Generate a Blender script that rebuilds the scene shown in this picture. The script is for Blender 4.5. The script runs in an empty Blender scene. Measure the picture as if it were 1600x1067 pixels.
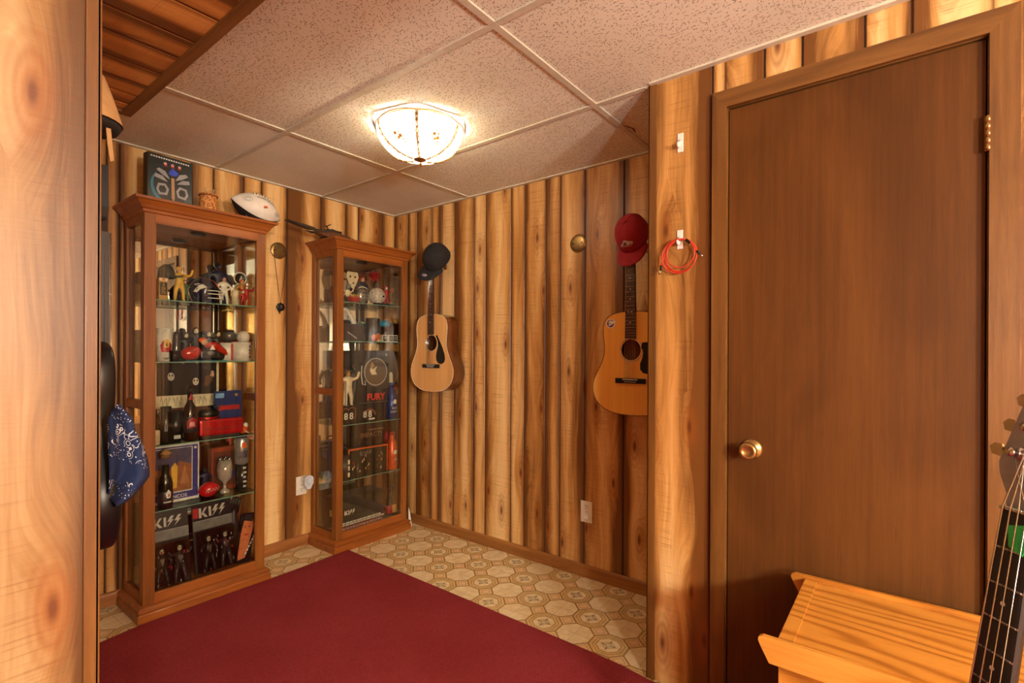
import bpy, bmesh, math, random
from mathutils import Vector, Matrix, Euler
PI = math.pi
rnd = random.Random(7)
SC = bpy.context.scene
COL = SC.collection

# ------------------------------------------------------------------ camera
CAMP = Vector((-2.4036, -2.9736, 1.2054)); YAW = .662; ROLL = .0045; FPX = 790.5; PYC = 551.47
cF = Vector((math.cos(YAW), math.sin(YAW), 0)); cR = Vector((math.sin(YAW), -math.cos(YAW), 0)); cU = Vector((0, 0, 1))
cR2 = cR*math.cos(ROLL) + cU*math.sin(ROLL); cU2 = -cR*math.sin(ROLL) + cU*math.cos(ROLL)
cam = bpy.data.cameras.new('camera'); camo = bpy.data.objects.new('camera', cam); COL.objects.link(camo)
m = Matrix.Identity(4)
for i in range(3):
    m[i][0] = cR2[i]; m[i][1] = cU2[i]; m[i][2] = -cF[i]; m[i][3] = CAMP[i]
camo.matrix_world = m
cam.sensor_width = 36; cam.sensor_fit = 'HORIZONTAL'; cam.lens = FPX*36/1600; cam.shift_y = (PYC-533.5)/1600; cam.clip_start = .02
SC.camera = camo
SC.view_settings.view_transform = 'Standard'; SC.view_settings.look = 'None'
SC.view_settings.gamma = 1; SC.view_settings.use_curve_mapping = False
SC.view_settings.exposure = 0.18
W = bpy.data.worlds.new('world'); SC.world = W; W.use_nodes = True
W.node_tree.nodes['Background'].inputs[0].default_value = (1, .85, .7, 1); W.node_tree.nodes['Background'].inputs[1].default_value = .3

# ------------------------------------------------------------------ room dimensions
H = 2.203; XL = -2.15; YN = -1.83; XD = -.60; YD = -2.22; XW = -5.0; YS = -5.2
LAMP = Vector((-.883, -1.265, H))
BULB_W = 460.0; FILL_W = 275.0
def lamp_light(name, loc, power, radius, color, parent=None):
    l = bpy.data.lights.new(name, 'POINT'); l.energy = power; l.shadow_soft_size = radius; l.color = color
    o = bpy.data.objects.new(name, l); COL.objects.link(o); o.location = loc
    if parent: o.parent = parent
    return o
def area_light(name, loc, power, sx, sy, color, rot=(0, 0, 0), parent=None):
    l = bpy.data.lights.new(name, 'AREA'); l.shape = 'RECTANGLE'; l.size = sx; l.size_y = sy; l.energy = power; l.color = color
    o = bpy.data.objects.new(name, l); COL.objects.link(o); o.location = loc; o.rotation_euler = rot
    if parent: o.parent = parent
    return o
FILL_LIGHTS = [(-2.2, -4.95, 1.0, 1.5), (-3.2, -4.8, 1.0, 1.35)]  # positions of the added fill lamps, out of view behind the camera

def at(x, y, Y):
    """the point on the plane Y = const seen at a photo pixel"""
    d = cF + cR2*((x-800)/FPX) - cU2*((y-PYC)/FPX)
    return CAMP + d*((Y-CAMP.y)/d.y)
def slot(x0, y0, x1, y1, Y):
    a = at(x0, y1, Y); b = at(x1, y0, Y); c = at((x0+x1)/2, y1, Y)
    return (a.x+b.x)/2, b.x-a.x, abs(at((x0+x1)/2, y0, Y).z-c.z)

# ------------------------------------------------------------------ node helpers
class S:
    def __init__(s, nt, sock): s.nt = nt; s.k = sock
    def _m(s, op, o=None, c=None):
        n = s.nt.nodes.new('ShaderNodeMath'); n.operation = op
        for i, v in enumerate((s, o, c)):
            if v is None: continue
            if isinstance(v, S): s.nt.links.new(v.k, n.inputs[i])
            else: n.inputs[i].default_value = v
        return S(s.nt, n.outputs[0])
    def __add__(s, o): return s._m('ADD', o)
    def __radd__(s, o): return s._m('ADD', o)
    def __sub__(s, o): return s._m('SUBTRACT', o)
    def __rsub__(s, o): return (s*-1)+o
    def __mul__(s, o): return s._m('MULTIPLY', o)
    __rmul__ = __mul__
    def __truediv__(s, o): return s._m('DIVIDE', o)
    def lt(s, o): return s._m('LESS_THAN', o)
    def gt(s, o): return s._m('GREATER_THAN', o)
    def abs(s): return s._m('ABSOLUTE')
    def floor(s): return s._m('FLOOR')
    def frac(s): return s._m('FRACT')
    def max(s, o): return s._m('MAXIMUM', o)
    def min(s, o): return s._m('MINIMUM', o)
    def pow(s, o): return s._m('POWER', o)
    def sin(s): return s._m('SINE')
    def cos(s): return s._m('COSINE')
    def sqrt(s): return s._m('SQRT')
    def ss(s, a, b):
        n = s.nt.nodes.new('ShaderNodeMapRange'); n.interpolation_type = 'SMOOTHSTEP'
        s.nt.links.new(s.k, n.inputs[0]); n.inputs[1].default_value = a; n.inputs[2].default_value = b
        return S(s.nt, n.outputs[0])
class G:
    def __init__(g, name):
        g.mat = bpy.data.materials.new(name); g.mat.use_nodes = True; g.nt = g.mat.node_tree
        g.b = g.nt.nodes['Principled BSDF']
    def new(g, t): return g.nt.nodes.new(t)
    def L(g, a, b): g.nt.links.new(a.k if isinstance(a, S) else a, b)
    def uv(g, layer):
        n = g.new('ShaderNodeUVMap'); n.uv_map = layer; s = g.new('ShaderNodeSeparateXYZ'); g.L(n.outputs[0], s.inputs[0])
        return S(g.nt, s.outputs[0]), S(g.nt, s.outputs[1])
    def obj(g):
        n = g.new('ShaderNodeTexCoord'); s = g.new('ShaderNodeSeparateXYZ'); g.L(n.outputs['Object'], s.inputs[0])
        return [S(g.nt, s.outputs[i]) for i in range(3)]
    def vec(g, x, y, z):
        n = g.new('ShaderNodeCombineXYZ')
        for i, v in enumerate((x, y, z)):
            if isinstance(v, S): g.L(v, n.inputs[i])
            else: n.inputs[i].default_value = v
        return n.outputs[0]
    def noise(g, v, scale=1, detail=3, rough=.55, dist=0):
        n = g.new('ShaderNodeTexNoise'); g.L(v, n.inputs['Vector']); n.inputs['Scale'].default_value = scale
        n.inputs['Detail'].default_value = detail; n.inputs['Roughness'].default_value = rough; n.inputs['Distortion'].default_value = dist
        return S(g.nt, n.outputs[0])
    def voro(g, v, scale=1, rand=1, dim='3D'):
        n = g.new('ShaderNodeTexVoronoi'); g.L(v, n.inputs['Vector']); n.inputs['Scale'].default_value = scale; n.inputs['Randomness'].default_value = rand; n.voronoi_dimensions = dim
        return n
    def ramp(g, f, stops):
        n = g.new('ShaderNodeValToRGB'); g.L(f, n.inputs[0]); cr = n.color_ramp
        while len(cr.elements) < len(stops): cr.elements.new(.5)
        for e, (p, c) in zip(cr.elements, stops): e.position = p; e.color = lin(c)
        return n.outputs[0]
    def mix(g, f, a, b, mode='MIX'):
        n = g.new('ShaderNodeMix'); n.data_type = 'RGBA'; n.blend_type = mode
        for v, i in ((f, 0), (a, 6), (b, 7)):
            if isinstance(v, S): g.L(v, n.inputs[i])
            elif isinstance(v, (int, float)): n.inputs[i].default_value = v
            elif isinstance(v, tuple): n.inputs[i].default_value = lin(v)
            else: g.L(v, n.inputs[i])
        return n.outputs[2]
    def bump(g, h, dist=.001, strength=1):
        n = g.new('ShaderNodeBump'); g.L(h, n.inputs['Height']); n.inputs['Distance'].default_value = dist; n.inputs['Strength'].default_value = strength
        g.L(n.outputs[0], g.b.inputs['Normal'])
    def done(g, col, rough=.5, metal=0, spec=.5):
        if isinstance(col, tuple): g.b.inputs['Base Color'].default_value = lin(col)
        else: g.L(col, g.b.inputs['Base Color'])
        if isinstance(rough, S): g.L(rough, g.b.inputs['Roughness'])
        else: g.b.inputs['Roughness'].default_value = rough
        g.b.inputs['Metallic'].default_value = metal
        g.b.inputs['Specular IOR Level'].default_value = spec
        return g.mat
def lin(c):
    f = lambda v: (v/12.92 if v <= .04045 else ((v+.055)/1.055)**2.4)
    return tuple(f(v/255) for v in c[:3]) + (1,)
def col3(*a): return tuple(a)

_pm = {}
def P(c, rough=.5, metal=0.0, name=None, var=.12, coat=0):
    """a plain finish with slight procedural mottling"""
    key = (c, rough, metal, coat)
    if key in _pm: return _pm[key]
    g = G(name or 'finish'); x, y, z = g.obj()
    n = g.noise(g.vec(x, y, z), 35, 3)
    c2 = tuple(max(0, v*(1-var)) for v in c); c1 = tuple(min(255, v*(1+var*.5)) for v in c)
    r = g.ramp(n, [(.3, c2), (.7, c1)])
    g.done(r, rough, metal); g.b.inputs['Coat Weight'].default_value = coat
    _pm[key] = g.mat
    return g.mat

# ------------------------------------------------------------------ materials
def pine(name, light=(232, 192, 130), mid=(198, 144, 78), dark=(112, 68, 26), streak=.5):
    g = G(name); u, v = g.uv('UV'); t, r = g.uv('B')
    # knots: sparse elongated cells
    kv = g.voro(g.vec(u*7.5+r*31, v*2.4+r*17, 0), 1, .9, '2D')
    kd = S(g.nt, kv.outputs['Distance'])
    kc = g.new('ShaderNodeSeparateColor'); g.L(kv.outputs['Color'], kc.inputs[0]); kr = S(g.nt, kc.outputs[0])
    has = kr.gt(.5)
    ks = has*(1-kd.ss(.03, .55))
    wob = g.noise(g.vec(u*5+r*50, v*1.1+r*20, r*7), 1, 2)
    gu = u*60 + wob*9 + ks*3.5*kr
    grain = g.noise(g.vec(gu*.16, v*.55+r*13, r*40), 1.6, 5, .6)
    fine = g.noise(g.vec(gu*1.0, v*2.2+r*13, r*40), 3, 4, .6)
    # broad lengthwise stain, darkest toward one edge of each board
    side = (t-(r*7.3).frac()).abs()
    edge = (t-.5).abs()*2
    broad = g.noise(g.vec(u*9+r*70, v*.5+r*11, r*3), 1, 3, .6)
    tone = grain*.65 + broad*.62 + fine*.18 - .25
    tone = tone + (side.ss(.28, .7)*-.22) + ((r*13.7).frac()-.5)*.17
    tone = tone + edge.pow(3)*-.26
    c = g.ramp(tone, [(.16, dark), (.38, mid), (.56, light), (.82, (242, 208, 152))])
    # saw marks across the board
    saw = g.noise(g.vec(u*3.5+r*5, v*190+u*6, r*5), 1, 2, .5)
    swm = g.noise(g.vec(u*14+r*8, v*1.3+r*8, r), 1, 2)
    c = g.mix((saw.ss(.52, .72))*(swm.ss(.38, .62))*.38, c, (112, 62, 24))
    # knot heart and halo
    c = g.mix(has*(1-kd.ss(.05, .30))*.42, c, (150, 84, 30))
    ring = ((kd*70+wob*6).sin()*.5+.5)
    c = g.mix(has*(1-kd.ss(.08, .42))*ring*.35, c, (128, 70, 24))
    c = g.mix(has*(1-kd.ss(.02, .085))*.85, c, (92, 44, 14))
    # dark stain in the edge bevels
    c = g.mix(edge.ss(.88, 1.0)*.65, c, (66, 34, 12))
    g.bump(fine*.4+saw*.6, .0006, .5)
    return g.done(c, .42, 0, .45)
M_pine = pine('knotty_pine_panelling')
M_pine_dimmed = pine('knotty_pine_near_dimmed', (176, 146, 102), (150, 112, 68), (94, 62, 32))  # same panelling, colour darkened to offset the strong light on this wall
M_pine_dark = pine('knotty_pine_soffit', (218, 156, 82), (184, 120, 54), (104, 60, 22))
M_groove = P((46, 24, 10), .8, name='dark_groove')
def wood(name, a, b, c, sc=1.0, axis=2, rough=.4, coat=.0, cross=26):
    """plain sawn wood with the grain along one axis of the object"""
    g = G(name); p = g.obj(); q = [p[i]*cross for i in range(3)]; q[axis] = p[axis]*1.6
    w = g.noise(g.vec(*q), sc, 5, .62, .3)
    q2 = [p[i]*420 for i in range(3)]; q2[axis] = p[axis]*14
    f = g.noise(g.vec(*q2), 1, 2)
    t = w*.8+f*.2
    col = g.ramp(t, [(.28, c), (.5, b), (.72, a)])
    col = g.mix(f.ss(.55, .75)*.25, col, tuple(v*.6 for v in c))
    g.b.inputs['Coat Weight'].default_value = coat
    g.bump(f, .0003, .4)
    return g.done(col, rough)
M_trim_z = wood('stained_trim', (134, 90, 42), (110, 70, 28), (78, 46, 16), 1, 2)
M_trim_y = wood('stained_trim_rail', (134, 90, 42), (110, 70, 28), (78, 46, 16), 1, 1)
M_base_y = wood('baseboard_wood', (176, 122, 66), (154, 100, 48), (118, 72, 30), 1, 1)
M_base_x = wood('baseboard_wood_x', (176, 116, 62), (152, 94, 46), (116, 66, 28), 1, 0)
M_cab_z = wood('cabinet_cherry', (160, 100, 38), (138, 80, 27), (100, 54, 16), 1, 2, .4, .1)
M_cab_x = wood('cabinet_cherry_rail', (170, 100, 38), (148, 80, 26), (108, 54, 16), 1, 0, .4, .1)
def door_mat():
    g = G('door_mahogany'); x, y, z = g.obj()
    b = g.noise(g.vec(x, y*2.6, z*1.0), 1.3, 3, .5, .9)
    f = g.noise(g.vec(x, y*330, z*9), 1, 3)
    f2 = g.noise(g.vec(x, y*60, z*1.8), 1, 4, .6, .2)
    t = b*.55+f*.22+f2*.3
    c = g.ramp(t, [(.32, (68, 38, 12)), (.52, (88, 51, 17)), (.74, (108, 65, 24))])
    c = g.mix(f.ss(.56, .7)*.35, c, (58, 32, 14))
    return g.done(c, .55, 0, .2)
M_door = door_mat()
def ceil_mat(fiss):
    g = G('ceiling_tile'); x, y, z = g.obj()
    n = g.noise(g.vec(x, y, z), 55, 3)
    blot = g.noise(g.vec(x, y, z), 2.2, 3)
    c = g.ramp(blot, [(.35, (228, 224, 206)), (.65, (240, 236, 220))])
    if fiss:
        h = None
        for k, (s, ln, wd) in enumerate(((62, .34, .065), (95, .3, .08))):
            v = g.voro(g.vec(x+k*3.3, y+k*1.7, 0), s, 1, '2D'); sub = g.new('ShaderNodeVectorMath'); sub.operation = 'SUBTRACT'
            sc = g.new('ShaderNodeVectorMath'); sc.operation = 'SCALE'; g.L(g.vec(x+k*3.3, y+k*1.7, 0), sc.inputs[0]); sc.inputs['Scale'].default_value = s
            ps = g.new('ShaderNodeVectorMath'); ps.operation = 'SCALE'; g.L(v.outputs['Position'], ps.inputs[0]); ps.inputs['Scale'].default_value = s
            g.L(sc.outputs[0], sub.inputs[0]); g.L(ps.outputs[0], sub.inputs[1])
            cc = g.new('ShaderNodeSeparateColor'); g.L(v.outputs['Color'], cc.inputs[0]); r1 = S(g.nt, cc.outputs[0]); r2 = S(g.nt, cc.outputs[1])
            se = g.new('ShaderNodeSeparateXYZ'); g.L(sub.outputs[0], se.inputs[0]); px = S(g.nt, se.outputs[0]); py = S(g.nt, se.outputs[1])
            a = r1*2.2+.2; ca = a.cos(); sa = a.sin()
            lx = (px*ca+py*sa).abs(); ly = (py*ca-px*sa+((px*9).sin()*.03)).abs()
            mk = lx.lt(ln)*ly.lt(wd)*r2.gt(.5)
            h = mk if h is None else h.max(mk)
        c = g.mix(h*.75, c, (126, 98, 72))
        hh = (1-h)
        g.bump(hh+n*.2, .0015, .6)
    else:
        n2 = g.noise(g.vec(x, y, z), 130, 2)
        g.bump(n+n2*.6, .0035, .8)
        c = g.mix(n2.ss(.5, .75)*.3, c, (186, 164, 142))
    return g.done(c, .9, 0, .1)
M_ceil = ceil_mat(True); M_ceil2 = ceil_mat(False)
M_grid = P((208, 200, 180), .55, name='ceiling_grid_metal', var=.05)
def floor_mat():
    g = G('octagon_vinyl'); x, y, z = g.obj()
    ca, sa, p = math.cos(.052), math.sin(.052), .1563
    dx = x+.376; dy = y+1.532
    a = (dx*ca+dy*sa)/p; b = (dy*ca-dx*sa)/p
    ia = (a+.5).floor(); ib = (b+.5).floor()
    u = a-ia; v = b-ib
    par = ((ia+ib)*.5).frac().abs().lt(.25)            # flower octagons
    au = u.abs(); av = v.abs()
    d = au.max(av).max((au+av)*.7071)                    # octagon metric, .5 on the edge
    sq = (au+av).gt(.7071)
    line = (d-.5).abs().lt(.024)
    # square border lines
    sd = ((1-au-av)*1.0)                                  # distance from the square's centre (L1)
    sqin = (sd-.17).abs().lt(.018)
    gn = g.noise(g.vec(x, y, z), 26, 4); gn2 = g.noise(g.vec(x, y, z), 90, 3)
    cream = g.ramp(gn, [(.3, (222, 198, 150)), (.7, (240, 224, 184))])
    cream = g.mix(gn2.ss(.55, .75)*.25, cream, (196, 168, 116))
    tan = g.ramp(gn, [(.3, (206, 172, 112)), (.7, (226, 196, 140))])
    pk = g.ramp(gn2, [(.3, (222, 184, 132)), (.7, (236, 206, 160))])
    br = (150, 116, 62)
    c = g.mix(par*d.gt(.31), cream, tan)
    c = g.mix(par*((d-.395).abs().lt(.012).max((d-.31).abs().lt(.014)))*.85, c, br)
    # flower: four dark leaf pairs on the diagonals and a ring
    ang_u = (u+v)*.7071; ang_v = (u-v)*.7071
    l1 = ((au-.155).abs()*1.0+(av*1.6)).lt(.075); l2 = ((av-.155).abs()*1.0+(au*1.6)).lt(.075)
    ll = ((ang_u.abs()-.135).abs()+(ang_v.abs()-.035).abs()*1.5).lt(.035).max(((ang_v.abs()-.135).abs()+(ang_u.abs()-.035).abs()*1.5).lt(.035))
    rad = (u*u+v*v).sqrt()
    fl = l1.max(l2).max((rad-.075).abs().lt(.014)).max(ll)
    c = g.mix(par*fl*.78, c, (112, 100, 78))
    c = g.mix(sq, c, pk)
    c = g.mix(sq*sqin*.6, c, br)
    c = g.mix(line*.9, c, br)
    seam = (au.min(av)).lt(.006)*(1-sq)
    c = g.mix(seam*.5, c, (140, 112, 74))
    return g.done(c, .35, 0, .4)
M_floor = floor_mat()
def carpet_mat():
    g = G('red_carpet'); x, y, z = g.obj()
    a = g.noise(g.vec(x, y, z), 420, 3, .7); b = g.noise(g.vec(x, y, z), 3.5, 3); s = g.voro(g.vec(x, y, z), 260)
    c = g.ramp(a, [(.3, (110, 34, 40)), (.55, (146, 54, 58)), (.8, (174, 84, 84))])
    c = g.mix(b.ss(.35, .7)*.22, c, (112, 26, 30))
    g.bump(a*.6+S(g.nt, s.outputs[0])*.5, .003, .9)
    return g.done(c, 1, 0, .05)
M_carpet = carpet_mat()
def oak_mat():
    g = G('golden_oak'); x, y, z = g.obj()
    w = g.noise(g.vec(x*2.2, y*.5, z*2.2), 1.5, 2, .5, .3)
    lines = ((x*150+w*46).sin()*.5+.5).pow(2.5)
    f = g.noise(g.vec(x*380, y*16, z*380), 1, 2)
    t = lines*.35+f*.35+g.noise(g.vec(x*12, y*1.5, z*12), 1, 4)*.35
    c = g.ramp(t, [(.25, (210, 146, 62)), (.5, (190, 122, 44)), (.8, (150, 88, 28))])
    g.bump(f, .0003, .3)
    return g.done(c, .35)
M_oak = oak_mat()
def brass(): return P((196, 158, 100), .28, .9, 'brushed_brass')
M_brass = brass(); M_oldbrass = P((150, 122, 76), .3, .85, 'aged_brass')
M_chrome = P((205, 203, 200), .18, 1.0, 'chrome'); M_black = P((18, 18, 20), .35, name='black_gloss'); M_blackmat = P((28, 27, 28), .75, name='black_cloth')
M_white = P((236, 232, 224), .4, name='white_plastic', var=.04)
def glass_mat(name, tint=(255, 255, 255), gloss=.09, rough=.01):
    g = G(name); nt = g.nt
    tr = g.new('ShaderNodeBsdfTransparent'); tr.inputs[0].default_value = lin(tint)
    gl = g.new('ShaderNodeBsdfGlossy'); gl.inputs['Roughness'].default_value = rough; gl.inputs[0].default_value = (1, 1, 1, 1)
    lw = g.new('ShaderNodeLayerWeight'); lw.inputs[0].default_value = .35
    f = S(nt, lw.outputs['Fresnel'])*.25+gloss*.15
    mx = g.new('ShaderNodeMixShader'); g.L(f, mx.inputs[0]); g.L(tr.outputs[0], mx.inputs[1]); g.L(gl.outputs[0], mx.inputs[2])
    g.L(mx.outputs[0], nt.nodes['Material Output'].inputs[0])
    return g.mat
M_glass = glass_mat('cabinet_glass', (246, 246, 240)); M_shelf = glass_mat('shelf_glass', (226, 238, 230), .15)
M_clear = glass_mat('clear_plastic', (232, 232, 228), .2, .08); M_smoke = glass_mat('smoked_glass', (120, 112, 100), .25, .05)
M_edge = P((120, 160, 144), .15, name='green_glass_edge')
M_mirror = P((226, 224, 216), .02, 1.0, 'mirror_silver', var=.01)

# ------------------------------------------------------------------ mesh helpers
class MB:
    def __init__(s): s.bm = bmesh.new(); s.mats = []; s.M = Matrix.Identity(4)
    def mi(s, mat):
        if mat not in s.mats: s.mats.append(mat)
        return s.mats.index(mat)
    def _fin(s, faces, mat, smooth=False):
        i = s.mi(mat)
        for f in faces: f.material_index = i; f.smooth = smooth
    def v(s, co): return s.bm.verts.new(s.M @ Vector(co))
    def face(s, pts, mat, smooth=False):
        f = s.bm.faces.new([s.v(p) for p in pts]); s._fin([f], mat, smooth); return f
    def box(s, lo, hi, mat, bev=0.0):
        x0, y0, z0 = lo; x1, y1, z1 = hi
        vs = [s.v(p) for p in ((x0, y0, z0), (x1, y0, z0), (x1, y1, z0), (x0, y1, z0), (x0, y0, z1), (x1, y0, z1), (x1, y1, z1), (x0, y1, z1))]
        fs = [s.bm.faces.new([vs[i] for i in q]) for q in ((3, 2, 1, 0), (4, 5, 6, 7), (0, 1, 5, 4), (1, 2, 6, 5), (2, 3, 7, 6), (3, 0, 4, 7))]
        s._fin(fs, mat)
        if bev > 0:
            es = list({e for f in fs for e in f.edges})
            r = bmesh.ops.bevel(s.bm, geom=es, offset=bev, segments=2, affect='EDGES', profile=.6)
            s._fin(r['faces'], mat)
        return s
    def prism(s, pts, y0, y1, mat, smooth=False, mat2=None):
        """polygon in the x-z plane extruded along y"""
        a = [s.v((x, y0, z)) for x, z in pts]; b = [s.v((x, y1, z)) for x, z in pts]
        f = [s.bm.faces.new(a), s.bm.faces.new(b[::-1])]; s._fin(f, mat)
        n = len(pts); q = [s.bm.faces.new((a[i], b[i], b[(i+1) % n], a[(i+1) % n])) for i in range(n)]
        s._fin(q, mat2 or mat, smooth); return s
    def lathe(s, prof, mat, seg=24, c=(0, 0, 0), mats=None, sx=1, sy=1, axis='Z'):
        rings = []
        def pt(r, z, a):
            x, y = r*math.cos(a)*sx, r*math.sin(a)*sy
            if axis == 'Y': return (c[0]+x, c[1]-z, c[2]+y)
            if axis == 'X': return (c[0]-z, c[1]+x, c[2]+y)
            return (c[0]+x, c[1]+y, c[2]+z)
        for r, z in prof:
            if r <= 1e-6: rings.append([s.v(pt(0, z, 0))])
            else: rings.append([s.v(pt(r, z, 2*PI*i/seg)) for i in range(seg)])
        for k in range(len(rings)-1):
            a, b = rings[k], rings[k+1]; fs = []
            for i in range(seg):
                j = (i+1) % seg
                q = []
                for w in ((a[i % len(a)], a[j % len(a)]) if len(a) > 1 else (a[0],)): q.append(w)
                for w in ((b[j % len(b)], b[i % len(b)]) if len(b) > 1 else (b[0],)): q.append(w)
                if len(q) >= 3: fs.append(s.bm.faces.new(q))
            s._fin(fs, mats[k] if mats and mats[k] else mat, True)
        return s
    def ell(s, c, r, mat, seg=16, rings=10, rot=None):
        m0 = s.M
        s.M = m0 @ Matrix.Translation(c) @ (rot.to_matrix().to_4x4() if rot else Matrix.Identity(4)) @ Matrix.Diagonal((r[0], r[1], r[2], 1))
        s.lathe([(max(0, math.sin(PI*k/rings)) if 0 < k < rings else 0, -math.cos(PI*k/rings)) for k in range(rings+1)], mat, seg)
        s.M = m0; return s
    def tube(s, pts, r, mat, seg=8, closed=False):
        pts = [Vector(p) for p in pts]; n = len(pts); rings = []
        up = Vector((0, 0, 1)); prev = None
        for i, p in enumerate(pts):
            if closed: t = pts[(i+1) % n]-pts[i-1]
            else: t = pts[min(i+1, n-1)]-pts[max(i-1, 0)]
            t.normalize()
            if prev is None:
                a = t.cross(up)
                if a.length < .1: a = t.cross(Vector((1, 0, 0)))
            else: a = prev-t*prev.dot(t)
            a.normalize(); prev = a; b = t.cross(a)
            rr = r[i] if isinstance(r, (list, tuple)) else r
            rings.append([s.v(p+a*math.cos(2*PI*k/seg)*rr+b*math.sin(2*PI*k/seg)*rr) for k in range(seg)])
        fs = []
        for i in range(n if closed else n-1):
            A, B = rings[i], rings[(i+1) % n]
            for k in range(seg): fs.append(s.bm.faces.new((A[k], A[(k+1) % seg], B[(k+1) % seg], B[k])))
        if not closed: fs.append(s.bm.faces.new(rings[0][::-1])); fs.append(s.bm.faces.new(rings[-1]))
        s._fin(fs, mat, True); return s
    def rings(s, prof, mat, hx, y0, y1):
        """moulding: rectangle rings (offset, z); the back edge stays flush"""
        R = []
        for o, z in prof: R.append([s.v(p) for p in ((-hx-o, y0-o, z), (hx+o, y0-o, z), (hx+o, y1, z), (-hx-o, y1, z))])
        fs = []
        for a, b in zip(R, R[1:]):
            for i in range(4): fs.append(s.bm.faces.new((a[i], a[(i+1) % 4], b[(i+1) % 4], b[i])))
        fs += [s.bm.faces.new(R[0][::-1]), s.bm.faces.new(R[-1])]
        s._fin(fs, mat); return s
    def text(s, txt, size, mat, depth=.0006, bold=0.0, align='CENTER', sx=1.0, sh=0.0):
        """text standing in the local x-z plane, facing -y"""
        cu = bpy.data.curves.new('t', 'FONT'); cu.body = txt; cu.size = size; cu.align_x = align; cu.align_y = 'CENTER'
        cu.extrude = depth; cu.offset = bold*size; cu.shear = sh; cu.resolution_u = 3
        ob = bpy.data.objects.new('t', cu); COL.objects.link(ob)
        dg = bpy.context.evaluated_depsgraph_get(); dg.update(); me = ob.evaluated_get(dg).to_mesh()
        T = s.M @ Matrix(((sx, 0, 0, 0), (0, 0, -1, 0), (0, 1, 0, 0), (0, 0, 0, 1)))
        vs = [s.bm.verts.new(T @ v.co) for v in me.vertices]; fs = []
        for p in me.polygons:
            try: fs.append(s.bm.faces.new([vs[i] for i in p.vertices]))
            except ValueError: pass
        s._fin(fs, mat)
        ob.evaluated_get(dg).to_mesh_clear(); bpy.data.objects.remove(ob); bpy.data.curves.remove(cu); return s
    def at(s, loc=(0, 0, 0), rx=0, ry=0, rz=0):
        s.M = Matrix.Translation(loc) @ Euler((rx, ry, rz)).to_matrix().to_4x4(); return s
    def build(s, name, parent=None, loc=None, rz=0, rot=None, flip=True):
        bm = s.bm
        if flip: bmesh.ops.recalc_face_normals(bm, faces=bm.faces)
        me = bpy.data.meshes.new(name); bm.to_mesh(me); bm.free()
        for mt in s.mats: me.materials.append(mt)
        o = bpy.data.objects.new(name, me); COL.objects.link(o)
        if parent: o.parent = parent
        if loc is not None: o.location = loc
        if rot: o.rotation_euler = rot
        elif rz: o.rotation_euler.z = rz
        return o
def drape(m, pts, mat, f, cuts=3):
    """flat polygon, subdivided, then laid on a curved surface by the map f(x, z)"""
    b = bmesh.new(); b.faces.new([b.verts.new((x, z, 0)) for x, z in pts]); bmesh.ops.triangulate(b, faces=b.faces[:])
    bmesh.ops.subdivide_edges(b, edges=b.edges[:], cuts=cuts, use_grid_fill=True)
    vs = {v: m.v(f(v.co.x, v.co.y)) for v in b.verts}; m._fin([m.bm.faces.new([vs[v] for v in q.verts]) for q in b.faces], mat); b.free()
def tag(o, label, cat, group=None, kind=None):
    if label: o['label'] = label
    if cat: o['category'] = cat
    if group: o['group'] = group
    if kind: o['kind'] = kind
    return o
def thing(name, label, cat, loc=(0, 0, 0), rz=0, group=None, rot=None):
    o = bpy.data.objects.new(name, None); COL.objects.link(o); o.location = loc; o.empty_display_size = .05
    o.rotation_euler = rot if rot else (0, 0, rz)
    return tag(o, label, cat, group)
def struct(o): o['kind'] = 'structure'; return o
def one(mb, name, label, cat, loc, rz=0, group=None, rot=None):
    return tag(mb.build(name, None, loc, rz, rot), label, cat, group)

def skin(name, verts, edges, radii, mat, parent, levels=1, smooth=True):
    me = bpy.data.meshes.new(name); me.from_pydata(verts, edges, []); o = bpy.data.objects.new(name, me); COL.objects.link(o)
    o.parent = parent; md = o.modifiers.new('skin', 'SKIN'); md.use_smooth_shade = smooth
    sv = me.skin_vertices
    if not sv:
        bm = bmesh.new(); bm.from_mesh(me); bm.verts.layers.skin.verify(); bm.to_mesh(me); bm.free(); sv = me.skin_vertices
    for d, r in zip(sv[0].data, radii): d.radius = (r, r)
    sv[0].data[0].use_root = True
    s = o.modifiers.new('sub', 'SUBSURF'); s.levels = levels; s.render_levels = levels
    me.materials.append(mat)
    return o

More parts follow.
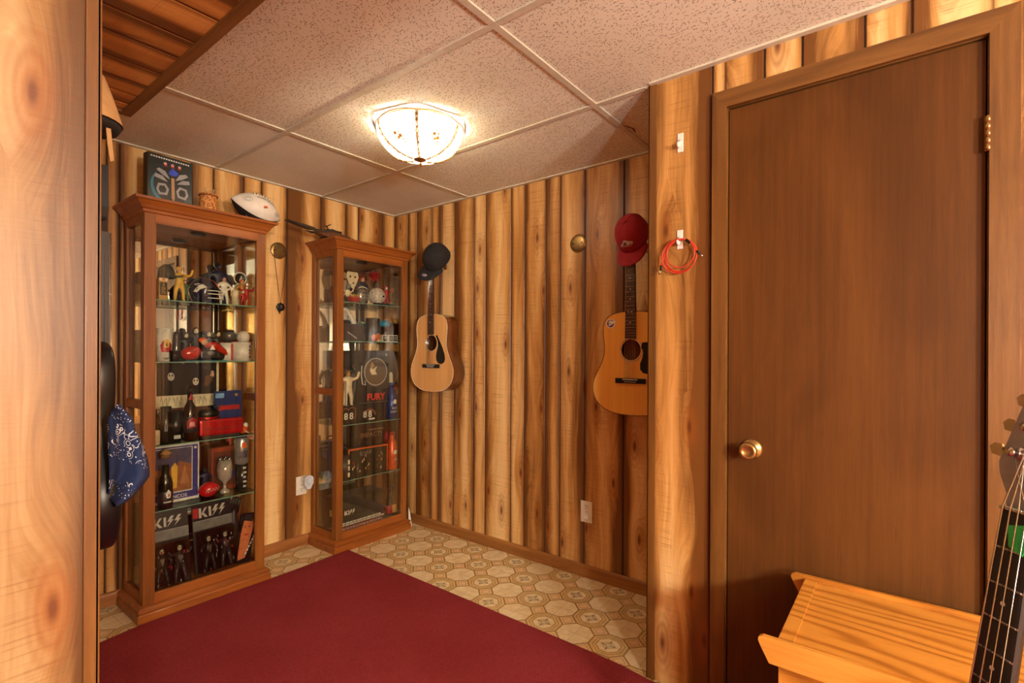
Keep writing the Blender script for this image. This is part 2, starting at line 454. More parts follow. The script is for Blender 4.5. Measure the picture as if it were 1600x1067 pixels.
# ------------------------------------------------------------------ room shell
def panel_wall(name, org, sdir, nrm, length, seams, z0, z1, mat, thick=.08, seed=1, zdir=(0, 0, 1), s_off=0.0):
    """panelling: boards between seams (metres along sdir from org), grooves cut back 4 mm"""
    r = random.Random(seed); bm = bmesh.new(); u1 = bm.loops.layers.uv.new('UV'); u2 = bm.loops.layers.uv.new('B')
    org = Vector(org); sd = Vector(sdir); nd = Vector(nrm); zd = Vector(zdir)
    ed = [0.0]+sorted(seams)+[length]; g = .0016; c = .0055
    def quad(sa, da, sb, db, mi, ra, a, b):
        vs = [bm.verts.new(org+sd*s_+nd*d_+zd*z_) for s_, d_, z_ in ((sa, da, z0), (sb, db, z0), (sb, db, z1), (sa, da, z1))]
        f = bm.faces.new(vs); f.material_index = mi
        for lp, (s_, z_) in zip(f.loops, ((sa, z0), (sb, z0), (sb, z1), (sa, z1))):
            lp[u1].uv = (s_+s_off, z_); lp[u2].uv = ((s_-a)/(b-a), ra)
    for a, b in zip(ed, ed[1:]):
        ra = r.random()
        e0 = 0 if a == ed[0] else -.004; e1 = 0 if b == ed[-1] else -.004
        quad(a, e0, a+g, e0, 1 if e0 else 0, ra, a, b); quad(a+g, e0, a+c, 0, 0, ra, a, b)
        quad(a+c, 0, b-c, 0, 0, ra, a, b); quad(b-c, 0, b-g, e1, 0, ra, a, b); quad(b-g, e1, b, e1, 1 if e1 else 0, ra, a, b)
    # backing slab
    pts = [org+sd*s_+nd*d_+zd*z_ for s_ in (.012, length-.012) for d_ in (-thick, -.0045) for z_ in (z0, z1)]
    vs = [bm.verts.new(p) for p in pts]
    for q in ((0, 1, 3, 2), (4, 6, 7, 5), (0, 4, 5, 1), (2, 3, 7, 6), (0, 2, 6, 4), (1, 5, 7, 3)):
        f = bm.faces.new([vs[i] for i in q]); f.material_index = 2
    for f in bm.faces:
        f.normal_update()
        if f.material_index < 2 and f.normal.dot(nd) < 0: f.normal_flip()
    me = bpy.data.meshes.new(name); bm.to_mesh(me); bm.free()
    for mt in (mat, M_groove, M_trim_z): me.materials.append(mt)
    o = bpy.data.objects.new(name, me); COL.objects.link(o); return struct(o)
def auto(length, r):
    out = []; s = .06
    while s < length-.05:
        out.append(s); s += r.choice((.07, .10, .155, .155, .23, .12))
    return out
rs = [.145, .244, .394, .495, .612, .785, .886, 1.088, 1.192, 1.342, 1.442, 1.598, 1.828, 1.98, 2.1]
panel_wall('wall_right', (0, 0, 0), (0, -1, 0), (-1, 0, 0), 2.22, rs, 0, H, M_pine, seed=4)
ls = [.107, .312, .408, .592, .818, .973, 1.075, 1.233, 1.34, 1.49, 1.65, 1.699, 1.86, 2.0]
panel_wall('wall_back', (0, 0, 0), (-1, 0, 0), (0, -1, 0), 2.15, ls, 0, H, M_pine, seed=9)
panel_wall('wall_left', (XL, 0, 0), (0, -1, 0), (1, 0, 0), 1.83, auto(1.83, random.Random(3)), 0, H, M_pine, seed=11)
panel_wall('wall_left_front', (XL, YN, 0), (-1, 0, 0), (0, -1, 0), 2.85, [.235]+[.235+s for s in auto(2.5, random.Random(5))], 0, H, M_pine_dimmed, seed=26)
panel_wall('wall_right_return', (0, YD, 0), (-1, 0, 0), (0, 1, 0), .60, [.1, .25, .4, .5], 0, H, M_pine, thick=.07, seed=12)
# wall with the door, three pieces round the opening
dL, dR, dT = -2.494, -3.139, 2.037
panel_wall('wall_door_left', (XD, YD, 0), (0, -1, 0), (-1, 0, 0), .264, [.221], 0, H, M_pine, seed=31)
panel_wall('wall_door_top', (XD, -2.484, 0), (0, -1, 0), (-1, 0, 0), .665, [.121, .229, .39, .498], dT+.01, H, M_pine, seed=33, s_off=.264)
panel_wall('wall_door_right', (XD, -3.149, 0), (0, -1, 0), (-1, 0, 0), 2.05, [.07]+[.07+s for s in auto(1.9, random.Random(8))], 0, H, M_pine, seed=15)
panel_wall('wall_far_left', (XW, YN, 0), (0, -1, 0), (1, 0, 0), 3.37, auto(3.37, random.Random(13)), 0, H, M_pine, seed=16)
panel_wall('wall_rear', (XW, YS, 0), (1, 0, 0), (0, 1, 0), 4.4, auto(4.4, random.Random(14)), 0, H, M_pine, seed=17)

m = MB(); m.box((XW-.1, YS-.1, -.06), (.1, .1, 0), M_floor); struct(m.build('floor'))
# ceiling: tiles in a T-bar grid
m = MB()
xs = [.0, -.592, -1.225, -1.858, -2.49, -3.12, -3.755, -4.388, XW]; ys = [.0, -.751, -1.98, -3.2, -4.42, YS]
for i in range(len(xs)-1):
    for j in range(len(ys)-1):
        smooth_tile = (j == 0 and i >= 0) or (i == 0 and j < 1)
        m.box((xs[i+1]+.0005, ys[j+1]+.0005, H+.004), (xs[i]-.0005, ys[j]-.0005, H+.02), M_ceil2 if smooth_tile or (i >= 2 and j == 0) else M_ceil)
for x in xs[1:-1]: m.box((x-.012, YS, H-.001), (x+.012, 0, H+.0045), M_grid)
for y in ys[1:-1]: m.box((XW, y-.012, H-.0013), (0, y+.012, H+.0042), M_grid)
m.box((XW, YS, H+.02), (0, 0, H+.06), M_grid)
struct(m.build('ceiling'))
# crack in a tile
m = MB(); q = [(-.36, -1.93), (-.345, -1.955), (-.325, -1.962), (-.30, -1.972), (-.285, -1.968), (-.265, -1.966), (-.25, -1.958)]
m.tube([(x, y-.04, H+.0035) for x, y in q], [.001, .002, .003, .0032, .004, .002, .001], P((120, 70, 40), .9), 5); struct(m.build('trim_9'))
# wall angle round the ceiling
m = MB()
m.box((-.022, YD, H-.003), (0, 0, H+.004), M_grid); m.box((XL, -.022, H-.0032), (0, 0, H+.004), M_grid)
m.box((XD-.022, YS, H-.003), (XD, YD, H+.004), M_grid); m.box((XL, YN, H-.003), (XL+.022, 0, H+.004), M_grid)
m.box((XD, YD+.0, H-.003), (0, YD+.022, H+.004), M_grid)
struct(m.build('trim_1'))
# baseboards
def base(name, pts, mat, axis):
    m = MB(); (x0, y0), (x1, y1) = pts; p = [(0, 0), (.012, 0), (.012, .05), (.009, .06), (.004, .066), (0, .066)]
    if axis == 'y':
        s = -1 if name == 'baseboard_right' else 1
        m.at((x0, 0, 0)).prism([(s*a, z) for a, z in p], y0, y1, mat)
    else:
        m.M = Matrix.Translation((0, y0, 0)) @ Matrix.Rotation(-PI/2, 4, 'Z')
        m.prism([(a, z) for a, z in p], x0, x1, mat)
    struct(m.build(name))
base('baseboard_right', ((-.0005, -.013), (0, -2.208)), M_base_y, 'y')
base('baseboard_back', ((XL+.014, -.0005), (-.0005, 0)), M_base_x, 'x')
base('baseboard_left', ((XL+.0005, -.013), (0, YN)), M_base_y, 'y')
# soffit at the left front
SZ = 2.0; SX = -1.85; SY = -.905
o = panel_wall('trim_2', (SX-.02, SY-.02, 0), (0, -1, 0), (0, 0, -1), 3.2, [.07, .15, .245, .36, .49, .60, .74, .86, 1.0, 1.15, 1.3, 1.5, 1.7, 1.9, 2.1, 2.3, 2.5, 2.7, 2.9],
               -.0, 1.3, M_pine_dark, thick=.06, seed=44, zdir=(-1, 0, 0))
o.location.z = SZ
o.data.materials[2] = M_trim_y
m = MB(); m.box((SX-.03, -4.16, SZ-.006), (SX, SY, H), M_trim_y, .002); m.box((-3.2, SY-.03, SZ-.006), (SX-.03, SY, H), M_trim_y, .002); struct(m.build('trim_3'))
# outside corner strips
m = MB(); m.box((XL-.015, YN-.010, 0), (XL+.007, YN-.0005, H), M_trim_z, .002); m.box((XL+.0005, YN-.010, 0), (XL+.008, YN+.028, H), M_trim_z, .002); struct(m.build('trim_4'))
m = MB(); m.box((XD-.007, YD-.024, 0), (XD-.0005, YD+.007, H), M_trim_z, .002); m.box((XD-.007, YD+.0005, 0), (XD+.028, YD+.007, H), M_trim_z, .002); struct(m.build('trim_5'))
# door casing: mitred
def casing():
    m = MB(); w = .058; X0, X1 = XD-.016, XD-.0005
    def piece(poly, mat):
        m.M = Matrix(((0, 1, 0, 0), (1, 0, 0, 0), (0, 0, 1, 0), (0, 0, 0, 1)))
        m.prism(poly, X0, X1, mat); m.M = Matrix.Identity(4)
    iL, iR, iT = dL+.002, dR-.002, dT+.002
    piece([(iL, 0), (iL+w*.8, 0), (iL+w*.8, iT+w), (iL, iT)], M_trim_z)
    piece([(iR, 0), (iR, iT), (iR-w, iT+w), (iR-w, 0)], M_trim_z)
    piece([(iL, iT), (iL+w*.8, iT+w), (iR-w, iT+w), (iR, iT)], M_trim_y)
    # jamb
    m.box((XD, dL-.0, 0), (XD+.08, dL+.01, dT+.01), M_trim_z); m.box((XD, dR-.01, 0), (XD+.08, dR, dT+.01), M_trim_z); m.box((XD, dR, dT+.0005), (XD+.08, dL, dT+.01), M_trim_y)
    m.box((XD+.045, dL-.012, 0), (XD+.08, dL, dT), M_trim_z); m.box((XD+.045, dR, 0), (XD+.08, dR+.012, dT), M_trim_z)
    struct(m.build('trim_6'))
casing()
m = MB(); m.box((XD+.004, dR+.003, .014), (XD+.039, dL-.003, dT-.004), M_door, .001)
door = struct(m.build('door_1'))
m = MB(); m.at((XD+.004, -2.572, .892)).lathe([(.0, -.001), (.033, 0), (.033, .004), (.027, .008), (.013, .012), (.012, .03), (.020, .036), (.0275, .046), (.0275, .056), (.024, .062), (.017, .0625), (.015, .060), (0, .060)], M_brass, 32, axis='X')
m.build('door_handle', door)
m = MB()
for k in range(5): m.at((XD-.012, dR+.0, 1.735+k*.0185)).lathe([(0, 0), (.006, 0), (.006, .0175), (0, .0175)], M_brass, 12)
m.at().box((XD-.0165, dR-.0005, 1.737), (XD-.001, dR+.002, 1.826), M_brass); m.box((XD-.007, dR-.001, 1.737), (XD+.003, dR+.0065, 1.826), M_brass)
m.build('hinge', door)

# carpet
def carpet():
    bm = bmesh.new(); pts = []
    n = 60
    edge = [(-.595, -.315), (-.598, -.7), (-.6, -1.2), (-.604, -1.7), (-.607, -2.0), (-.612, -2.12), (-.625, -2.2), (-.632, -2.26), (-.636, -2.6), (-.63, -3.4), (-.63, YS+.01)]
    left = [(XW+.01, YS+.01), (XW+.01, YN-.012), (XL-.0, YN-.012), (XL+.01, YN-.012), (XL+.014, -1.2), (XL+.015, -.42), (-1.83, -.375), (-1.66, -.342), (-1.3, -.338), (-1.05, -.335), (-.8, -.326)]
    poly = edge+left
    top = [bm.verts.new((x, y, .011)) for x, y in poly]; bot = [bm.verts.new((x, y, .0005)) for x, y in poly]
    bm.faces.new(top[::-1]); k = len(poly)
    for i in range(k): bm.faces.new((top[i], top[(i+1) % k], bot[(i+1) % k], bot[i]))
    bmesh.ops.recalc_face_normals(bm, faces=bm.faces)
    me = bpy.data.meshes.new('carpet'); bm.to_mesh(me); bm.free(); me.materials.append(M_carpet)
    o = bpy.data.objects.new('carpet', me); COL.objects.link(o)
    tag(o, 'dark red carpet laid over the octagon patterned floor', 'carpet')
carpet()

# ------------------------------------------------------------------ ceiling lamp
def bowl():
    t = thing('ceiling_lamp', 'lit glass bowl lamp with brass seams and painted flowers on the ceiling', 'lamp', LAMP)
    R, D = .19, .132; top = -.010
    def sp(a, k, off=0):            # k 0 rim .. 1 tip
        kk = math.sin(k*PI/2); r = R*math.cos(k*PI/2)**.9 if k < 1 else 0
        # panels are slightly flat: facet in plan
        return Vector(((r+off)*math.cos(a), (r+off)*math.sin(a), top-(D+off)*math.sin(k*PI/2)))
    g = G('painted_lamp_glass'); nt = g.nt
    tr = g.new('ShaderNodeBsdfTransparent'); tr.inputs[0].default_value = lin((255, 236, 206))
    tl = g.new('ShaderNodeBsdfTranslucent'); tl.inputs[0].default_value = lin((255, 240, 218))
    em = g.new('ShaderNodeEmission'); em.inputs[0].default_value = lin((255, 224, 178)); em.inputs[1].default_value = .66
    m1 = g.new('ShaderNodeMixShader'); m1.inputs[0].default_value = .80; g.L(tl.outputs[0], m1.inputs[1]); g.L(em.outputs[0], m1.inputs[2])
    m2 = g.new('ShaderNodeMixShader'); m2.inputs[0].default_value = .76; g.L(tr.outputs[0], m2.inputs[1]); g.L(m1.outputs[0], m2.inputs[2])
    g.L(m2.outputs[0], nt.nodes['Material Output'].inputs[0]); MG = g.mat
    MBr = P((176, 128, 66), .35, .85, 'lamp_brass'); nP = 6; a0 = math.radians(224)
    fl = [P((226, 150, 60), .6, name='painted_orange'), P((150, 140, 70), .6, name='painted_green'), P((200, 110, 40), .6, name='painted_rust')]
    for p in range(nP):
        m = MB(); A = a0+p*2*PI/nP; ns, nk = 10, 10
        g0 = [[m.v(sp(A+(.03+ .94*i/ns)*2*PI/nP, .0+.93*k/nk)) for i in range(ns+1)] for k in range(nk+1)]
        fs = [m.bm.faces.new((g0[k][i], g0[k][i+1], g0[k+1][i+1], g0[k+1][i])) for k in range(nk) for i in range(ns)]
        m._fin(fs, MG, True); o = m.build('glass_panel', t, flip=False)
        m = MB(); mid = A+PI/nP
        for (da, k, s, c) in ((-.06, .24, .005, 1), (-.03, .30, .004, 1), (-.05, .37, .009, 2), (.03, .43, .011, 0), (-.02, .46, .009, 0), (.06, .5, .006, 2), (.08, .55, .006, 1), (.10, .61, .004, 1), (-.08, .42, .005, 1), (.02, .36, .006, 0)):
            c0 = sp(mid+da*1.6, k, .002); n = (c0-Vector((0, 0, top))); n = Vector((n.x, n.y, n.z*1.6)).normalized()
            ax = n.cross(Vector((0, 0, 1))).normalized(); bx = n.cross(ax)
            pts = [c0+ax*s*math.cos(q*PI/4)*(1.0 if q % 2 else .6)+bx*s*math.sin(q*PI/4)*(1.0 if q % 2 else .6) for q in range(8)]
            m.face(pts, fl[c])
        m.build('painted_flowers', o)
        m = MB()   # chain-pattern brass seam
        for j in range(9):
            k = .03+j*.1; c0 = sp(A, k, .003); c1 = sp(A, k+.07, .003); ww = .0075*(1-.4*k)
            sd = Vector((-math.sin(A), math.cos(A), 0))
            m.tube([c0, (c0+c1)/2+sd*ww, c1, (c0+c1)/2-sd*ww], .0024, MBr, 6, True)
            m.ell(tuple(c1), (.0048, .0048, .0048), MBr, 8, 6)
        m.build('brass_seam', t)
    m = MB()
    m.tube([sp(a0+i*2*PI/60, 0, .001) + Vector((0, 0, .001+.008*math.sin((i/60*6 % 1)*PI))) for i in range(60)], .003, MBr, 6, True)
    m.build('rim', t)
    m = MB(); m.lathe([(0, -D-.020), (.008, -D-.018), (.012, -D-.010), (.022, -D-.012), (.030, -D-.006), (.032, -D+.004)], MBr, 20); m.build('finial', t)
    m = MB(); m.lathe([(0, -.001), (.155, -.001), (.155, -.008), (.02, -.010), (0, -.010)], P((84, 62, 40), .6, .3, 'dark_brass_pan'), 32); m.build('ceiling_plate', t)
    for dx, dy in ((.045, -.055), (-.04, .05)):
        m = MB(); g = G('lit_bulb'); g.b.inputs['Emission Color'].default_value = lin((255, 214, 160)); g.b.inputs['Emission Strength'].default_value = 9; g.done((255, 240, 220))
        m.ell((0, 0, 0), (.022, .022, .03), g.mat, 16, 10); m.lathe([(.012, .028), (.013, .05)], M_white, 12)
        m.build('bulb', t, (dx, dy, -.066))
        lamp_light('bulb_light', (dx*1.0, dy*1.0, -.066), BULB_W/2, .024, (1, .91, .76), t)
bowl()
for k, (x, y, f, hz) in enumerate(FILL_LIGHTS):  # invented globe lamps, unseen, added to brighten the walls and ceiling
    t = thing('added_fill_lamp', ('added fill light, a white globe on a stand unseen behind the viewer, nearer the door wall', 'added fill light, a white globe on a stand unseen behind the viewer, farther left')[k], 'added fill lamp', (x, y, .0112), 0, 'added fill lamps')
    m = MB(); m.lathe([(0, 0), (.14, 0), (.14, .012), (.012, .03), (.009, hz-.14), (0, hz-.14)], M_brass, 32); m.build('stand', t)
    g = G('fill_globe'); tr = g.new('ShaderNodeBsdfTransparent'); em = g.new('ShaderNodeEmission'); em.inputs[0].default_value = lin((255, 236, 210)); em.inputs[1].default_value = 3
    mx = g.new('ShaderNodeMixShader'); mx.inputs[0].default_value = .3; g.L(tr.outputs[0], mx.inputs[1]); g.L(em.outputs[0], mx.inputs[2]); g.L(mx.outputs[0], g.nt.nodes['Material Output'].inputs[0])
    m = MB(); m.ell((0, 0, hz), (.14, .14, .14), g.mat, 24, 16); m.build('globe', t)
    lamp_light('fill_light', (0, 0, hz), FILL_W*f, .11, (1, 1, .92), t)

# ------------------------------------------------------------------ display cabinets
CW, CD, CH = .27, .139, 1.889
def cabinet(label, x, yc, shelves):
    t = thing('display_cabinet', label, 'cabinet', (x, yc, .0))
    f, b = -CD, CD
    m = MB(); m.rings([(.024, 0), (.024, .036), (.020, .040), (.016, .043), (.021, .048), (.021, .058), (.014, .064), (.004, .069), (.0, .070), (-.01, .070)], M_cab_x, CW, f, b); m.build('base', t)
    m = MB(); m.rings([(-.01, 1.826), (.0, 1.826), (.006, 1.830), (.008, 1.840), (.016, 1.846), (.020, 1.856), (.034, 1.874), (.044, 1.878), (.046, 1.889), (-.02, 1.889)], M_cab_x, CW, f, b); m.build('cornice', t)
    for sx in (-1, 1):
        for (ya, yb) in ((f+.018, f+.046), (b-.034, b)):
            m = MB(); m.box((min(sx*CW, sx*(CW-.034)), ya, .068), (max(sx*CW, sx*(CW-.034)), yb, 1.828), M_cab_z, .0012); m.build('corner_post', t)
        xa, xb = sorted((sx*CW, sx*(CW-.024)))
        for z0, z1 in ((.0685, .112), (.944, .984), (1.79, 1.8275)): m = MB(); m.box((xa+.001, f+.046, z0), (xb-.001, b-.034, z1), M_cab_x, .001); m.build('side_rail', t)
        for z0, z1 in ((.112, .944), (.984, 1.79)):
            m = MB(); m.box((sx*(CW-.012)-.0015, f+.046, z0), (sx*(CW-.012)+.0015, b-.034, z1), M_glass); m.build('side_glass', t)
    d = MB(); w = .042; q = .004
    d.box((-CW+w+.0042, f+.004, .1162), (CW-w-.0042, f+.0075, 1.7838), M_glass); do = d.build('door', t)
    for sx in (-1, 1): xa, xb = sorted((sx*CW, sx*(CW-w))); m = MB(); m.box((xa, f-.002, .0705), (xb, f+.017, 1.8255), M_cab_z, .0015); m.build('door_stile', do)
    m = MB(); m.box((-CW+w, f-.002, .0705), (CW-w, f+.017, .112), M_cab_x, .001); m.build('door_rail', do)
    m = MB(); m.box((-CW+w, f-.002, 1.788), (CW-w, f+.017, 1.8255), M_cab_x, .001); m.build('door_rail', do)
    m = MB()
    for (x0, x1, z0, z1) in ((-CW+w, -CW+w+q, .112, 1.788), (CW-w-q, CW-w, .112, 1.788), (-CW+w, CW-w, .112, .112+q), (-CW+w, CW-w, 1.788-q, 1.788)): m.box((x0, f+.0005, z0), (x1, f+.012, z1), M_cab_z)
    m.build('door_bead', do)
    m = MB(); m.box((-CW+.034, b-.012, .10), (CW-.034, b-.003, 1.80), M_mirror); m.build('mirror_back', t)
    m = MB(); m.box((-CW+.034, f+.02, .085), (CW-.034, b-.013, .099), M_cab_x); m.build('floor_panel', t)
    m = MB(); m.box((-CW+.034, f+.02, 1.800), (CW-.034, b-.013, 1.815), M_cab_x); m.build('top_panel', t)
    m = MB(); m.lathe([(0, 1.788), (.028, 1.788), (.034, 1.793), (.034, 1.7995), (0, 1.7995)], M_black, 24); m.build('puck_light', t)
    for z in shelves:
        m = MB(); m.box((-CW+.026, f+.024, z-.0055), (CW-.026, b-.0135, z-.0003), M_shelf)
        s_ = m.build('shelf', t)
        m = MB(); m.box((-CW+.0265, f+.0228, z-.0053), (CW-.0265, f+.0239, z-.0006), M_edge); m.build('shelf_edge', s_)
    return t
CX1, CY1 = -1.366, -.161; CX2, CY2 = -.388, -.143
SH1 = [.474, .774, 1.158, 1.445]; SH2 = [.415, .758, 1.275, 1.517]
cabinet('cherry wood glass display cabinet with a football and black box on top', CX1, CY1, SH1)
cabinet('cherry wood glass display cabinet in the corner with a toy vehicle on top', CX2, CY2, SH2)

# ------------------------------------------------------------------ guitars
BODY = [(0, 0), (.002, .05), (.010, .10), (.032, .148), (.068, .182), (.115, .197), (.165, .192), (.215, .168), (.262, .146), (.305, .136), (.345, .137), (.395, .143), (.435, .141), (.465, .129), (.485, .106), (.496, .07), (.50, .034), (.5, 0)]
def smooth_outline(pts, sx=1.0):
    P0 = [(w*sx, z) for z, w in pts]; out = []
    n = len(P0)
    for i in range(n-1):
        a, b, c, d = P0[max(i-1, 0)], P0[i], P0[i+1], P0[min(i+2, n-1)]
        for k in range(4):
            t = k/4
            out.append(tuple(.5*((2*b[j])+(-a[j]+c[j])*t+(2*a[j]-5*b[j]+4*c[j]-d[j])*t*t+(-a[j]+3*b[j]-3*c[j]+d[j])*t**3) for j in (0, 1)))
    out.append(P0[-1])
    right = [(max(x, 0), z) for x, z in out]
    left = [(-x, z) for x, z in right[::-1] if x > 1e-4]
    return right+left
def holed(m, outer, hole, y, mat):
    a = [m.v((x, y, z)) for x, z in outer]; b = [m.v((x, y, z)) for x, z in hole]
    es = [m.bm.edges.new((q[i], q[(i+1) % len(q)])) for q in (a, b) for i in range(len(q))]
    r = bmesh.ops.triangle_fill(m.bm, use_beauty=True, edges=es, normal=(0, -1, 0)); m._fin([f for f in r['geom'] if isinstance(f, bmesh.types.BMFace)], mat)
def circ(cx, cz, r, n=36): return [(cx+r*math.cos(2*PI*i/n), cz+r*math.sin(2*PI*i/n)) for i in range(n)]
def top_mat(name, a, b, cc):
    g = G(name); x, y, z = g.obj(); f = g.noise(g.vec(x*260, y*260, z*5), 1, 3); w = g.noise(g.vec(x*14, y*14, z*.7), 1, 3)
    c = g.ramp(f*.35+w*.65, [(.3, cc), (.5, b), (.72, a)]); g.b.inputs['Coat Weight'].default_value = .5; g.b.inputs['Coat Roughness'].default_value = .12
    return g.done(c, .3)
def acoustic(label, loc, rz, top, side, depth=.105, scale=1.0, wx=1.0, dark_binding=False, pick=None, sticker=False, neckwood=None, board=None, tilt=0):
    t = thing('acoustic_guitar', label, 'guitar', loc, rot=(0, 0, rz)); t.rotation_euler = (0, tilt, rz)
    if scale != 1: t.scale = (scale,)*3
    out = smooth_outline(BODY, wx); ins = smooth_outline([(.005+z*.98, w*.975) for z, w in BODY], wx)
    SHZ = .315; hole = circ(0, SHZ, .05)
    m = MB(); n = len(out)
    A = [m.v((x, 0, z)) for x, z in out]; B = [m.v((x*.995, depth, z)) for x, z in out]
    m._fin([m.bm.faces.new((A[i], A[(i+1) % n], B[(i+1) % n], B[i])) for i in range(n)]+[m.bm.faces.new(B)], side, False)
    for f in m.bm.faces:
        if len(f.verts) == 4: f.smooth = True
    body = m.build('body', t)
    m = MB(); holed(m, out, hole, -.0005, top)
    m.prism(circ(0, SHZ, .052), .0, .003, M_black) if 0 else None
    m.build('soundboard', t)
    m = MB(); BI = P((236, 220, 186), .4, name='binding') if not dark_binding else P((92, 54, 26), .4, name='dark_binding')
    m.tube([(x, -.0005, z) for x, z in out], .0018, BI, 6, True); m.build('binding', body)
    m = MB(); RS = P((222, 206, 176), .4, name='rosette')
    for r in (.0535, .0575, .061): m.tube([(x, -.0008, z) for x, z in circ(0, SHZ, r, 40)], .0011, RS if r != .0575 else M_brass, 5, True)
    m.build('rosette', t)
    PGP = [(.040, SHZ+.046), (.052, SHZ+.052), (.078, SHZ+.012), (.102, SHZ-.030), (.122, SHZ-.075), (.126, SHZ-.105), (.116, SHZ-.126), (.092, SHZ-.136), (.064, SHZ-.130), (.048, SHZ-.112), (.044, SHZ-.085), (.050, SHZ-.058), (.058, SHZ-.035), (.062, SHZ-.010), (.060, SHZ+.012), (.052, SHZ+.030)] if not pick else pick
    m = MB(); m.prism([(x*wx, z) for x, z in PGP], -.0022, -.0007, M_black); m.build('pickguard', t)
    m = MB(); m.box((-.078, -.010, .153), (.078, -.0008, .178), M_black, .002); m.box((-.038, -.013, .170), (.038, -.010, .1735), M_white)
    for i in range(6): m.ell(((i-2.5)*.0105, -.011, .161), (.0028, .0025, .0028), M_white, 8, 6)
    bz = m.build('bridge', t)
    NW = neckwood or P((120, 66, 30), .4, name='neck_wood'); FB = board or P((58, 36, 24), .5, name='fretboard_rosewood')
    scl = .632; bridge_z = .172; nut = bridge_z+scl
    m = MB(); # neck back: half round loft
    rows = []
    for z, w, th in ((.50, .028, .05), (.505, .0275, .03), (.53, .0272, .022), (.62, .026, .021), (nut, .0215, .020)):
        rows.append([m.v((w*math.cos(PI*i/8), -.006+th*math.sin(PI*i/8), z)) for i in range(9)])
    for a, b in zip(rows, rows[1:]): m._fin([m.bm.faces.new((a[i], a[i+1], b[i+1], b[i])) for i in range(8)], NW, True)
    # headstock
    m.M = Matrix.Identity(4)
    hs = [(-.0215, nut), (.0215, nut), (.032, nut+.03), (.036, nut+.04), (.034, nut+.15), (.02, nut+.154), (0, nut+.147), (-.02, nut+.154), (-.034, nut+.15), (-.036, nut+.05), (-.032, nut+.03)]
    m.prism(hs, -.004, .011, M_black); m.build('neck', t)
    m = MB(); fb = [(-.0275, SHZ+.055), (.0275, SHZ+.055), (.0215, nut), (-.0215, nut)]; m.prism(fb, -.0105, -.0045, FB); m.box((-.0215, -.0125, nut-.001), (.0215, -.004, nut+.004), M_white)
    fo = m.build('fretboard', t)
    for k in range(1, 21):
        m = MB(); z = nut-scl*(1-2**(-k/12)); w = .0215+.006*(nut-z)/(nut-SHZ-.055)
        if z > SHZ+.057: m.box((-w, -.0117, z-.0011), (w, -.0104, z+.0011), M_chrome); m.build('fret', fo)
    for k in (3, 5, 7, 9, 12, 15):
        z = nut-scl*((1-2**(-k/12))+(1-2**(-(k-1)/12)))/2
        for dx in ((-.008, .008) if k == 12 else (0,)): m = MB(); m.prism(circ(dx, z, .0028, 10), -.0108, -.0103, M_white); m.build('fret_marker', fo)
    for i in range(6):
        m = MB(); x0, x1 = (i-2.5)*.0105, (i-2.5)*.0070
        m.tube([(x0, -.0128, .172), (x1, -.0132, nut+.001), (x1*1.6, -.008, nut+.04+.03*(2.5-abs(i-2.5)))], .0005+.00012*(5-i) if i < 6 else .0005, M_chrome, 5)
        m.build('string', t)
    for s_ in (-1, 1):
        for k in range(3):
            m = MB(); z = nut+.052+k*.037; m.lathe([(.004, -.0), (.004, .012), (0, .012)], M_chrome, 10, c=(s_*.022, -.004, z), axis='Y')
            m.box((min(s_*.034, s_*.046), .002, z-.003), (max(s_*.034, s_*.046), .006, z+.003), M_chrome, .001); m.ell((s_*.052, .004, z), (.008, .004, .0065), M_chrome, 10, 8)
            m.build('tuning_peg', t)
    return t, nut
T1 = top_mat('spruce_top_pale', (236, 190, 124), (226, 172, 104), (208, 150, 84)); S1 = wood('mahogany_sides', (140, 84, 40), (112, 62, 28), (80, 42, 18), 1, 2, .3, .4)
T2 = top_mat('spruce_top_amber', (248, 196, 104), (240, 178, 82), (224, 156, 62)); S2 = wood('amber_sides', (176, 112, 52), (150, 88, 38), (110, 62, 26), 1, 2, .3, .4)
g1, nut1 = acoustic('pale topped acoustic guitar hanging on the panelled wall beside the corner cabinet', (-.13, -.538, .953), -PI/2, T1, S1, tilt=0.0)
P2 = [(.050, .325), (.056, .350), (.085, .352), (.112, .345), (.112, .205), (.095, .199), (.060, .205), (.046, .222), (.046, .250), (.056, .275), (.060, .300), (.058, .315)]
g2, nut2 = acoustic('amber topped acoustic guitar with round sticker hanging beside the door wall corner', (-.13, -1.928, .908), -PI/2, T2, S2, wx=1.04, dark_binding=True, pick=P2)
m = MB(); pu = P((92, 60, 130), .5, name='purple_print')
m.prism(circ(0, 0, .017, 24), -.0006, .0, M_white); m.prism(circ(.0, 0, .0135, 20), -.0012, -.0006, pu); m.prism([(-.006, -.01), (.018, .003), (.022, .009), (.008, .008), (-.002, .012), (-.008, .004)], -.0018, -.0012, M_white)
m.prism([(-.008, -.002), (-.002, .004), (.002, -.004)], -.0022, -.0018, P((150, 150, 160), .4))
o = m.build('sticker', g2, (-.108, -.001, .445)); o.scale = (1.4, 1, 1.4); o['label'] = 'round purple and white sticker'
def hanger(loc, parent_label, wall):
    pass
